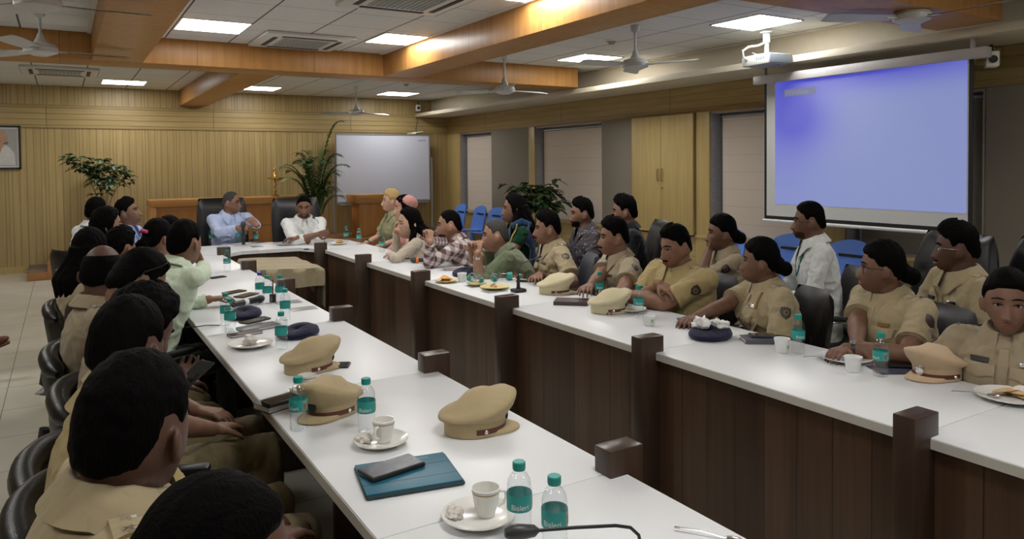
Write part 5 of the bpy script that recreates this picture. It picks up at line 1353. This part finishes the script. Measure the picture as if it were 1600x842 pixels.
china = plain('white_china', (.78, .77, .73), .15, var=.02); goldl = plain('gold_rim', (.35, .25, .10), .3, .6); tea = plain('milky_tea', (.42, .30, .16), .3)
pap = plain('paper_white', (.72, .72, .70), .7); tissue = plain('tissue', (.72, .68, .62), .9, nscale=60, bump=.002); tissw = plain('tissue_white', (.80, .80, .79), .9, nscale=60, bump=.002)
def saucer(label, x, y, r=.082, mt=None, cat='plate', name='saucer', z=Z):
    mt = mt or china
    b = MB().lathe([(0, .0), (r*.55, 0), (r*.58, .003), (r*.85, .010), (r, .017), (r*.995, .0195), (r*.83, .013), (r*.6, .007), (0, .006)], n=40); o = b.build(name, mt, None, loc=(x, y, z)); return tag(o, label, cat)
def cup(label, x, y, rz, z=Z+.0075):
    t = thing('tea_cup', label, 'cup', (x, y, z), rz)
    MB().lathe([(0, .0), (.020, 0), (.022, .004), (.029, .03), (.0335, .062), (.034, .066), (.032, .066), (.031, .06), (.026, .03), (.020, .012), (0, .010)], n=32).build('cup_body', china, t)
    MB().tube([(.031, 0, .054), (.047, 0, .052), (.050, 0, .038), (.044, 0, .024), (.028, 0, .018)], .0040, 8).build('handle', china, t)
    MB().lathe([(.0331, .056), (.0336, .0575), (.0338, .0590)], n=32).build('gold_line', goldl, t)
    MB().lathe([(0, .018), (.0225, .018)], n=24).build('tea_dregs', tea, t); return t
def crumple(name, label, x, y, z, r, seed, mt=tissue, cat='napkin', hz=.8):
    rs = random.Random(seed); bm = bmesh.new(); bmesh.ops.create_icosphere(bm, subdivisions=4, radius=1)
    P_ = np.array([v.co[:] for v in bm.verts]); n_ = wobble(P_, .30, 3.2, seed)+np.abs(wobble(P_, .34, 7, seed+1))-.1
    for v, d in zip(bm.verts, n_): v.co = v.co*(r*(.85+d)); v.co.z = max(-r*.42, v.co.z*hz)+r*.42
    me = bpy.data.meshes.new(name); bm.to_mesh(me); bm.free(); me.materials.append(mt); me.polygons.foreach_set('use_smooth', [True]*len(me.polygons))
    o = bpy.data.objects.new(name, me); COL.objects.link(o); o.location = (x, y, z); return tag(o, label, cat)
for (px, py, l1, l2, l3, dx, rz) in ((748, 812, 'white saucer under the nearest tea cup, beside the gooseneck microphone', 'white tea cup with a gold line, nearest the camera', 'crumpled beige napkin left of the nearest tea cup', .02, -.3),
    (595, 694, 'white saucer under the second cup, above the teal tablet', 'white tea cup behind the teal tablet', 'crumpled napkin on the saucer above the teal tablet', .01, -2.5),
    (482, 616, 'white saucer between the two farther khaki caps', 'white tea cup standing between the two farther khaki caps', 'crumpled napkin behind the cup between the khaki caps', -.005, -.2)):
    q = AT(px, py, Z); saucer(l1, q[0], q[1], .088 if px > 700 else .082); cup(l2, q[0]+dx, q[1], rz); crumple('napkin', l3, q[0]-.048, q[1]+.028 if px > 500 else q[1], Z+.008, .022, px)
q = AT(392, 541, Z); saucer('white plate with a crumpled napkin left of the navy beret', q[0], q[1], .10); crumple('napkin', 'crumpled cream napkin on the plate left of the navy beret', q[0], q[1]+.01, Z+.008, .034, 5)
# khaki peaked caps
def peaked_cap(label, x, y, rz, mt, badge=0, tilt=0):
    t = thing('peaked_cap', label, 'cap', (x, y, Z), rz, 'khaki police peaked caps')
    n = 48; b = MB(); rings = []
    def ring(fr, fz): return [V((.098+0)*1.0*math.cos(a)*fr(a), .080*math.sin(a)*fr(a), fz(a)) for a in np.linspace(0, 2*PI, n, endpoint=False)]
    rim = lambda a: 1.30+.10*math.cos(a)-.04*abs(math.sin(a))
    rh = lambda a: .078+.030*math.cos(a)+.006*math.cos(2*a)
    rings = [ring(lambda a: 1.0, lambda a: .002), ring(lambda a: 1.0, lambda a: .044), ring(lambda a: 1.02, lambda a: .048), ring(lambda a: 1+(rim(a)-1)*.75, lambda a: .048+(rh(a)-.048)*.55), ring(lambda a: rim(a)*.99, lambda a: rh(a)-.006), ring(lambda a: rim(a), lambda a: rh(a)), ring(lambda a: rim(a)*.98, lambda a: rh(a)+.007),
        ring(lambda a: rim(a)*.85, lambda a: rh(a)+.014+.004*math.sin(3*a)), ring(lambda a: rim(a)*.6, lambda a: rh(a)*.7+.045+.004*math.cos(4*a)), ring(lambda a: rim(a)*.3, lambda a: .085+.040+.010*math.cos(a)), ring(lambda a: .02, lambda a: .127)]
    b.grid(rings, cv=True); b.build('crown', mt, t, ang=70)
    b = MB(); b.lathe([(.93, .003), (.93, .004)], n=n, sx=.1, sy=.08); b.build('sweatband', blackp, t)
    # visor at the front (+x)
    b = MB(); up = []; dn = []
    for i in range(25):
        a = math.radians(-62+124*i/24); w_ = math.cos(a*90/62*PI/180*57.3/57.3) if 0 else (1-abs(a/math.radians(62))**2.4)
        ru, rd = [], []
        for j in range(7):
            v = j/6; r = 1+.50*w_*v; z = .014-.013*v*v*1.0-.001
            p_ = V(.098*math.cos(a)*r, .080*math.sin(a)*(1+.30*w_*v), max(.0012, z)); ru.append(p_+V(0, 0, .0035)); rd.append(p_)
        up.append(ru); dn.append(rd)
    b.grid(up); b.grid(dn, flip=True); b.build('visor', mt, t, ang=60)
    b = MB(); 
    b.grid([[V(.0995*math.cos(a), .0815*math.sin(a), z) for z in (.012, .013, .027, .028)] for a in np.linspace(-1.75, 1.75, 33)]); s_ = b.build('strap', M_brown, t, ang=60)
    for sg in (-1, 1):
        c = V(.0995*math.cos(1.45), sg*.0815*math.sin(1.45), .020); MB().ell(c*1.02, (.007, .007, .007), n=12, m=8).build('strap_button', M_star, s_)
    c = V(.100, 0, .040 if badge else .046)
    MB().lathe([(0, .004), (.010, .003), (.019, .001), (.020, 0), (0, 0)], n=10, sx=1.15).xf(roty(PI/2), c+V(.004, 0, 0)).build('cap_badge', M_star if badge else M_badge, t)
    return t
def capat(lab, px, py, deg, mt, **k): q = AT(px, py, Z); return peaked_cap(lab, q[0], q[1], math.radians(deg), mt, **k)
KC = cloth('cap_khaki', sl((176, 158, 122)), fold=.0012); KC2 = cloth('cap_cream', sl((200, 190, 156)), fold=.001); KC3 = cloth('cap_peach', sl((188, 164, 134)), fold=.001)
capat('khaki peaked cap standing alone near the inner edge, nearest of the three left caps', 742, 672, -12, KC)
capat('khaki peaked cap behind the first bottle, middle of the three left caps', 520, 643, 212, KC)
capat('khaki peaked cap farthest of the three on the left table', 482, 578, 5, KC)
capat('pale cream peaked cap lying in front of the farthest khaki officer', 866, 458, -35, KC2)
capat('pale cream peaked cap in front of the stout officer, beside the dark notebook', 950, 487, -25, KC2)
capat('peach khaki peaked cap with a round silver badge and brown strap, at the right', 1465, 588, 172, KC3, badge=1)
# berets
navy = cloth('navy_wool', (.012, .013, .04), fold=.002)
def beret(label, px, py, rz, mt=navy, r=.125):
    q = AT(px, py, Z); b = MB(); prof = [(.0, .012), (.55, .004), (.80, .0), (.98, .010), (1.0, .020), (.93, .034), (.6, .046), (.2, .047), (0, .044)]; rings = []
    for k_, (f_, z) in enumerate(prof): rings.append([V(f_*r*math.cos(a)*(1+.05*math.cos(2*a)), f_*r*.86*math.sin(a), z*(1+.25*math.cos(a-.5)*(z > .02))) for a in np.linspace(0, 2*PI, 36, endpoint=False)])
    b.grid(rings, cv=True, flip=True); t = thing('beret', label, 'beret', (q[0], q[1], Z), rz); b.build('crown', mt, t, ang=120)
    MB().lathe([(r*.60, .001), (r*.62, .007), (r*.60, .013)], n=32, sy=.86).build('headband', blackp, t); return q
beret('navy blue beret lying flat among the bottles on the left table', 466, 525, .3, r=.105)
beret('dark navy beret lying behind the phones, far in the left bottle cluster', 383, 496, .8, r=.10)
beret('dark navy beret behind the toppled bottles and tan notebook', 725, 430, .5, r=.10)
q = beret('navy beret heaped with white tissue on the right table', 1110, 527, .2, r=.115)
crumple('tissue', 'crumpled white tissues heaped on the navy beret, left lump', q[0]-.025, q[1]+.03, Z+.045, .045, 31, tissw, 'tissue', .75)
crumple('tissue', 'crumpled white tissues heaped on the navy beret, right lump', q[0]+.045, q[1]-.02, Z+.045, .038, 37, tissw, 'tissue', .7)
# teal tablet with phone on it
tq = plain('teal_cover', (.015, .13, .20), .45, var=.03); tdk = plain('teal_dark_edge', (.02, .05, .065), .5); rub = plain('rubber_black', (.012, .012, .013), .5)
A0, B0_, C0 = AT(543, 728, Z+.01), AT(683, 707, Z+.01), AT(585, 782, Z+.01); cx_ = (AT(738, 752, Z+.01)+A0)/2; ang = math.atan2(B0_[1]-A0[1], B0_[0]-A0[0])
t = thing('tablet', 'tablet computer in a teal folding cover lying on the left table', 'tablet', (cx_[0], cx_[1], Z), ang)
MB().box((-.130, -.105, 0), (.130, .105, .011), bev=.006).build('bumper_case', tdk, t); c_ = MB().box((-.128, -.100, .0105), (.124, .100, .0145), bev=.0015).build('folding_cover', tq, t)
for yy in (-.045, .035): MB().box((-.126, yy-.0008, .0140), (.122, yy+.0008, .0149)).build('cover_crease', tdk, c_, smooth=False)
MB().box((.04, .075, .0140), (.075, .081, .0150)).build('embossed_mark', plain('teal_light', (.06, .22, .28), .4), c_, smooth=False)
ph_scr = NT('phone_lockscreen'); ph_scr.b.inputs['Emission Strength'].default_value = .14
ph_scr.t.links.new(ph_scr.ramp(ph_scr.noise(ph_scr.obj(), 22, 5, .7), [(.35, (.02, .02, .04)), (.55, (.2, .2, .3)), (.7, (.6, .6, .75))]), ph_scr.b.inputs['Emission Color']); ph_scr.col((.01, .01, .012)); ph_scr.set(rough=.3, spec=.3)
glassb = plain('black_phone_glass', (.012, .012, .014), .07, var=.0)
def phone(label, x, y, z, rz, L=.152, w_=.076, scr=None, case=None, th=.009):
    t = thing('mobile_phone', label, 'phone', (x, y, z), rz); MB().box((-L/2, -w_/2, 0), (L/2, w_/2, th), bev=.004).build('phone_case', case or rub, t); MB().box((-L/2+.005, -w_/2+.004, th-.0005), (L/2-.005, w_/2-.004, th+.0006)).build('screen', scr or glassb, t, smooth=False); return t
pa, pb_, pd = AT(560, 735, Z+.02), AT(640, 712, Z+.02), AT(590, 750, Z+.02); pc = (AT(663, 728, Z+.02)+pa)/2
phone('black phone with a lit grey screen lying on the teal tablet', pc[0], pc[1], Z+.0152, math.atan2(pb_[1]-pa[1], pb_[0]-pa[0])+.05, scr=ph_scr.m, th=.013, w_=.085, L=.165)
def book(label, px, py, rz, L, w_, th, cov_, z=Z, cat='notebook', name='notebook', pos=None):
    q = pos if pos is not None else AT(px, py, z); t = thing(name, label, cat, (q[0], q[1], z), rz)
    b = MB(); b.box((-L/2, -w_/2, 0), (L/2, w_/2, .002), bev=.0008); b.box((-L/2, -w_/2, th-.002), (L/2, w_/2, th), bev=.0008); b.box((-L/2, w_/2-.002, 0), (L/2, w_/2, th)); b.build('cover', cov_, t)
    MB().box((-L/2+.004, -w_/2+.004, .002), (L/2-.004, w_/2-.002, th-.002)).build('pages', pap, t, smooth=False); return t
blackc = plain('black_cover', (.016, .016, .018), .42, nscale=90); bordo = plain('maroon_cover', (.055, .03, .03), .45, nscale=90); tan = plain('tan_leather', (.34, .11, .035), .45, nscale=60); greyc = plain('grey_cover', (.09, .09, .10), .4); bluec = plain('blue_folder', (.03, .20, .55), .35); bl2 = plain('blue_dark', (.01, .05, .28), .4)
book('black notebook at the left table edge under a phone, beside the second cap', 437, 634, .35, .15, .10, .022, blackc); q = AT(440, 628, Z+.024); phone('black phone on top of the black notebook at the left table edge', q[0], q[1], Z+.0226, .25, L=.12, w_=.065, th=.015)
book('dark maroon notebook left of the big cream cap on the right table', 893, 474, 2.4, .20, .14, .022, bordo)
book('black-edged open diary behind the tissue-heaped beret', 1092, 508, 2.5, .21, .15, .022, blackc); book('grey notebook with dark spine beside the tissue-heaped beret', 1187, 533, 2.55, .16, .115, .018, greyc)
q = AT(1187, 526, Z+.02); phone('dark navy phone lying on the grey notebook', q[0]+.02, q[1], Z+.0186, 2.5, L=.12, w_=.07, case=plain('navy_case', (.02, .03, .07), .4))
book('tan leather notebook on the right table near the green-shirted man', 795, 432, 2.3, .24, .17, .022, tan)
book('bright blue folder under the plaid-shirted arm', 690, 404, 2.3, .30, .21, .010, bluec, name='folder', cat='folder'); book('dark blue book beneath the plaid-shirted elbow', 722, 408, 2.3, .19, .13, .012, bl2)
book('slim black notebook in front of the beige blazer', 632, 404, 2.7, .16, .06, .007, blackc)
def sheets(label, px, py, rz, n, mts, L=.2, w_=.14):
    q = AT(px, py, Z); t = thing('booklet', label, 'booklet', (q[0], q[1], Z), rz)
    for i in range(n): MB().box((-L/2, -w_/2, i*.0016), (L/2, w_/2, i*.0016+.0014), rot=rotz(.25*i)).build('page', mts[i % len(mts)], t, smooth=False)
    return t
mag = plain('printed_page', (.30, .24, .27), .4, nscale=45, var=.8)
sheets('printed brochures fanned out left of the tan notebook', 712, 421, 2.2, 3, [mag, pap, mag]); sheets('white papers and a plate mat in front of the speaking man', 375, 382, .1, 3, [pap, pap], .34, .22)
sheets('pink and white papers on the table beside the badge-fronted cap', 1398, 578, 2.4, 2, [plain('salmon_cover', (.50, .16, .12), .5), plain('slate_cover', (.05, .06, .10), .4)], .17, .12)
q = AT(1395, 573, Z); phone('dark phone on the salmon booklet beside the right-hand bottle', q[0], q[1], Z+.004, 2.4, L=.13, w_=.065)
for lab, px, py, rz, L, w_ in (('black phone lying in front of the farthest khaki officer', 862, 447, 2.2, .15, .075), ('dark spectacle case beside the microphone base on the right table', 821, 440, 2.3, .13, .06), ('black phone on the left table before the green-shirted arm', 385, 462, .7, .16, .08), ('slim dark phone under the hand of the green-shirted man', 366, 457, .5, .15, .075),
    ('black phone lying left of the paired bottles', 398, 501, .3, .16, .07), ('olive phone on the dark notebook behind the plate', 398, 507, .5, .15, .07), ('small dark phone on the left table near the bottle in front of the elbow', 340, 434, .4, .12, .06), ('tiny black remote on the far corner of the right table', 479, 390, .2, .05, .03)):
    q = AT(px, py, Z); phone(lab, q[0], q[1], Z+(.0155 if 'olive' in lab else 0), rz, L, w_)
book('dark grey notebook under the olive phone behind the plate', 405, 513, .25, .20, .10, .015, greyc); book('brown-black notebook between plate and bottle cluster', 383, 523, .2, .16, .06, .012, bordo)
q = AT(890, 470, Z)
# wireless microphone with an orange ring
q = AT(655, 411, Z); t = thing('wireless_microphone', 'black wireless microphone with an orange ring lying on the right table', 'microphone', (q[0], q[1], Z+.026), -.72)
Rm = roty(PI/2)
MB().lathe([(.017, -.02), (.018, .0), (.020, .15), (.021, .17), (0, .17)], n=18, rot=Rm).build('handle', blackp, t); MB().ell((-.045, 0, 0), (.034, .0255, .0255), n=16, m=12).build('grille_head', MC['mic_grille'], t); MB().lathe([(.0205, -.022), (.0245, -.018), (.0245, -.004), (.0205, 0)], n=18, rot=Rm).build('orange_ring', plain('orange_band', (.8, .17, .02), .4), t)
MB().lathe([(.0222, .055), (.0222, .115)], n=18, rot=Rm).build('white_sleeve', labw, t)
q = AT(400, 476, Z); t = thing('wireless_microphone', 'black wireless microphone with a white sticker lying left of the paired bottles', 'microphone', (q[0]-.05, q[1], Z+.024), .55)
MB().lathe([(.017, -.11), (.018, .0), (.020, .08), (0, .08)], n=18, rot=Rm).build('handle', blackp, t); MB().ell((.10, 0, 0), (.034, .0235, .0235), n=16, m=12).build('grille_head', MC['mic_grille'], t); MB().lathe([(.0195, -.03), (.0195, .0)], n=18, rot=Rm).build('white_sleeve', labw, t)
q = AT(425, 473, Z); t = thing('marker_stand', 'small black stand with a thin pen upright between the paired bottles', 'stand', (q[0]+.01, q[1]+.02, Z)); MB().lathe([(0, 0), (.02, 0), (.02, .05), (0, .05)], n=16).build('base', blackp, t); MB().tube([(0, 0, .05), (.003, 0, .14)], .004, 8).build('pen', M_brown, t)
# gooseneck microphones
def goose(label, base, pts, r=.0045, head=.014, hl=.05):
    t = thing('gooseneck_microphone', label, 'microphone', (base[0], base[1], Z)); B_ = V(base[0], base[1], Z)
    MB().box((-.045, -.035, 0), (.045, .035, .022), bev=.008).build('base', blackp, t); MB().lathe([(.016, .02), (.012, .035), (.010, .10), (.008, .105)], n=14).build('stem', blackp, t)
    pp = [V(0, 0, .03)]+[np.array(p)-B_ for p in pts]; MB().tube(pp, r, 8).build('neck', blackp, t)
    d = unit(pp[-1]-pp[-2]); e = pp[-1]; MB().tube([e-d*.01, e, e+d*hl*.5, e+d*hl*.8, e+d*hl], [r, head*.75, head, head, head*.55], 14).build('mic_head', MC['mic_grille'], t); return t
y0 = 1.10; base = V(1.10, 1.02)
goose('gooseneck microphone curving across the bottom edge of the picture', (1.0, 1.0), [AY(1003, 862, 1.16), AY(998, 836, 1.18), AY(985, 824, 1.19), AY(962, 821, 1.20), AY(900, 824, 1.23), AY(835, 829, 1.26)], .0038, .016, .062)
q = AT(810, 456, Z); e1 = AY(835, 418, q[1]+.1); goose('gooseneck microphone with a tall slim base in front of the farthest khaki officer', (q[0], q[1]), [V(q[0], q[1], Z+.14), V(q[0]+.03, q[1]-.01, Z+.19), V(q[0]+.13, q[1]-.03, Z+.22)], .003, .009, .03)
q = AT(500, 379, Z); goose('slim gooseneck microphone beside the bearded man at the head table', (q[0], q[1]), [V(q[0], q[1], Z+.14), V(q[0]-.02, q[1], Z+.24), V(q[0]-.06, q[1]-.01, Z+.27)], .003, .010, .03)
q = AT(405, 377, Z); goose('gooseneck microphone bent far right between the two men at the head table', (q[0]-.03, q[1]+.12), [V(q[0], q[1]+.1, Z+.12), V(q[0]+.05, q[1]+.08, Z+.17), V(q[0]+.22, q[1]+.04, Z+.185)], .003, .009, .03)
# cups, plates and food on the right
pcm = plain('paper_cup', (.72, .73, .72), .5, var=.02); grn = plain('cup_leaf_green', (.10, .22, .03), .5); 
def pcup(label, px, py, rz=0, logo=True, h=.062, z=Z):
    q = AT(px, py, z); t = thing('paper_cup', label, 'cup', (q[0], q[1], z), rz); MB().lathe([(0, .002), (.024, .002), (.024, 0), (.0255, .001), (.034, h-.003), (.0355, h-.002), (.035, h), (.033, h-.002), (.0235, .006), (0, .006)], n=30).build('cup_wall', pcm, t)
    if logo:
        for a0, z0 in ((-1.6, .030), (-1.25, .034), (-1.45, .022)):
            MB().grid([[((.0262+(z0+dz)*.14+.0006)*math.cos(a0+da), (.0262+(z0+dz)*.14+.0006)*math.sin(a0+da), z0+dz) for dz in (-.005*(1-abs(da)/.16), .005*(1-abs(da)/.16)+.0005)] for da in np.linspace(-.15, .15, 5)]).build('leaf_print', grn, t)
    return t
pcup('paper cup with a green leaf print beside the grey notebook', 1222, 550, 0); pcup('paper cup with a faint print between the cream cap and the stout officer', 1014, 508, -.2, h=.05); pcup('plain white cup in front of the woman with spectacles', 1333, 580, 0, False, .06)
pcup('clear-looking paper cup left of the toppled bottles', 722, 440, 0, False)
pcup('white cup in front of the bearded man at the head table', 478, 379, 0, False, .05)
oily = plain('yellowed_plate', (.66, .55, .26), .35, nscale=12, var=.25)
def plateat(lab, px, py, r, mt=None): q = AT(px, py, Z); saucer(lab, q[0], q[1], r, mt, name='plate'); return q
q1 = plateat('white plate in front of the woman with spectacles, spoon on it', 1322, 563, .105); q2 = plateat('white plate of food at the right edge of the picture', 1578, 624, .110); q3 = plateat('yellow-stained plate in front of the toppled bottles', 773, 451, .10, oily); q4 = plateat('small yellow plate under the toppled bottles', 745, 446, .07, oily)
q5 = plateat('plate of yellow chips behind the far right post', 697, 441, .08, oily); q6 = plateat('plate of chips in front of the bearded man', 457, 380, .09); q7 = plateat('plate of chips at the far corner of the table', 530, 382, .09)
q8 = plateat('plate under a crumpled napkin right of the big cream cap', 985, 486, .09)
crumple('napkin', 'cream napkin on the plate right of the big cream cap', q8[0], q8[1], Z+.008, .022, 77)
chip = plain('fried_snack', (.62, .30, .06), .5, nscale=30, var=.25); brd = plain('flatbread', (.55, .36, .18), .8, nscale=40, var=.3)
def snack(lab, q, seed, n, mt=chip, r=.03, spread=.04):
    t = thing('snack', lab, 'food', (q[0], q[1], Z+.008)); rs = random.Random(seed)
    for i in range(n):
        a = rs.uniform(0, 6.28); d = rs.uniform(0, spread); R_ = rotx(rs.uniform(-.5, .5))@rotz(rs.uniform(0, 3)); b = MB(); pts = []
        for u in np.linspace(-1, 1, 9): pts.append([R_@V(r*u, r*.7*v*(1-u*u)**.5, .010*math.cos(u*1.5)*math.cos(v*1.3)) for v in np.linspace(-1, 1, 7)])
        b.grid(pts); b.grid([[p-V(0, 0, .002) for p in rr] for rr in pts], flip=True); b.xf(None, (d*math.cos(a), d*math.sin(a), .006+.010*(i//2))); b.build('piece', mt, t, ang=180)
    return t
snack('curved orange-yellow fried snack behind the far right post', q5, 3, 5, chip, .045, .03); snack('yellow chips on the plate before the bearded man', q6, 4, 7, chip, .035, .04); snack('yellow chips on the far corner plate', q7, 5, 6, chip, .035, .04)
snack('torn flatbread on the plate at the right edge', (q2[0]+.03, q2[1]), 6, 4, brd, .045, .035); snack('dark crumbs of snack left on the yellow-stained plate', q3, 8, 4, brd, .014, .05)
crumple('napkin', 'crumpled napkin on the food plate at the right edge', q2[0]+.035, q2[1]-.02, Z+.010, .026, 91)
def spoon(lab, q, rz, z=Z+.012):
    t = thing('spoon', lab, 'spoon', (q[0], q[1], z), rz); MB().ell((0, 0, .004), (.022, .014, .004), n=14, m=8).build('bowl', M_star, t); MB().tube([(.02, 0, .004), (.07, 0, .010), (.13, 0, .008)], [.0025, .0022, .004], 8, flat=.5).build('handle', M_star, t)
spoon('steel spoon resting on the plate before the woman with spectacles', (q1[0]-.05, q1[1]+.02), 2.6); spoon('steel spoon resting on the plate at the right edge', (q2[0]-.05, q2[1]+.03), 2.3)
q = AT(1100, 838, Z); spoon('steel spoon handle at the very bottom edge of the left table', (q[0]+.04, q[1]-.05), 2.2, Z)
q = AT(522, 572, Z); phone('dark phone standing out behind the farthest left cap', q[0], q[1], Z, -.5, L=.13, w_=.07)
# phone in the hand of the curly-haired man
a = (PH['WR']+PH['WL'])/2; wpos = PH['org']+PH['rb']@a
t = phone('dark phone held low in the hands of the curly-haired man', wpos[0]+.06, wpos[1], wpos[2]+.015, .5); t.rotation_euler = (0, -.5, .5)
# pen clipped marks and cable on the left table
q = AT(350, 508, Z); o = MB().tube([(0, 0, 0), (-.06, .04, .0), (-.11, .03, 0), (-.16, .05, -.0)], .0025, 6).build('cable', rub, None, loc=(q[0]-.02, q[1], Z+.0025)); tag(o, 'thin black cable running to the left table edge by the bottle cluster', 'cable')
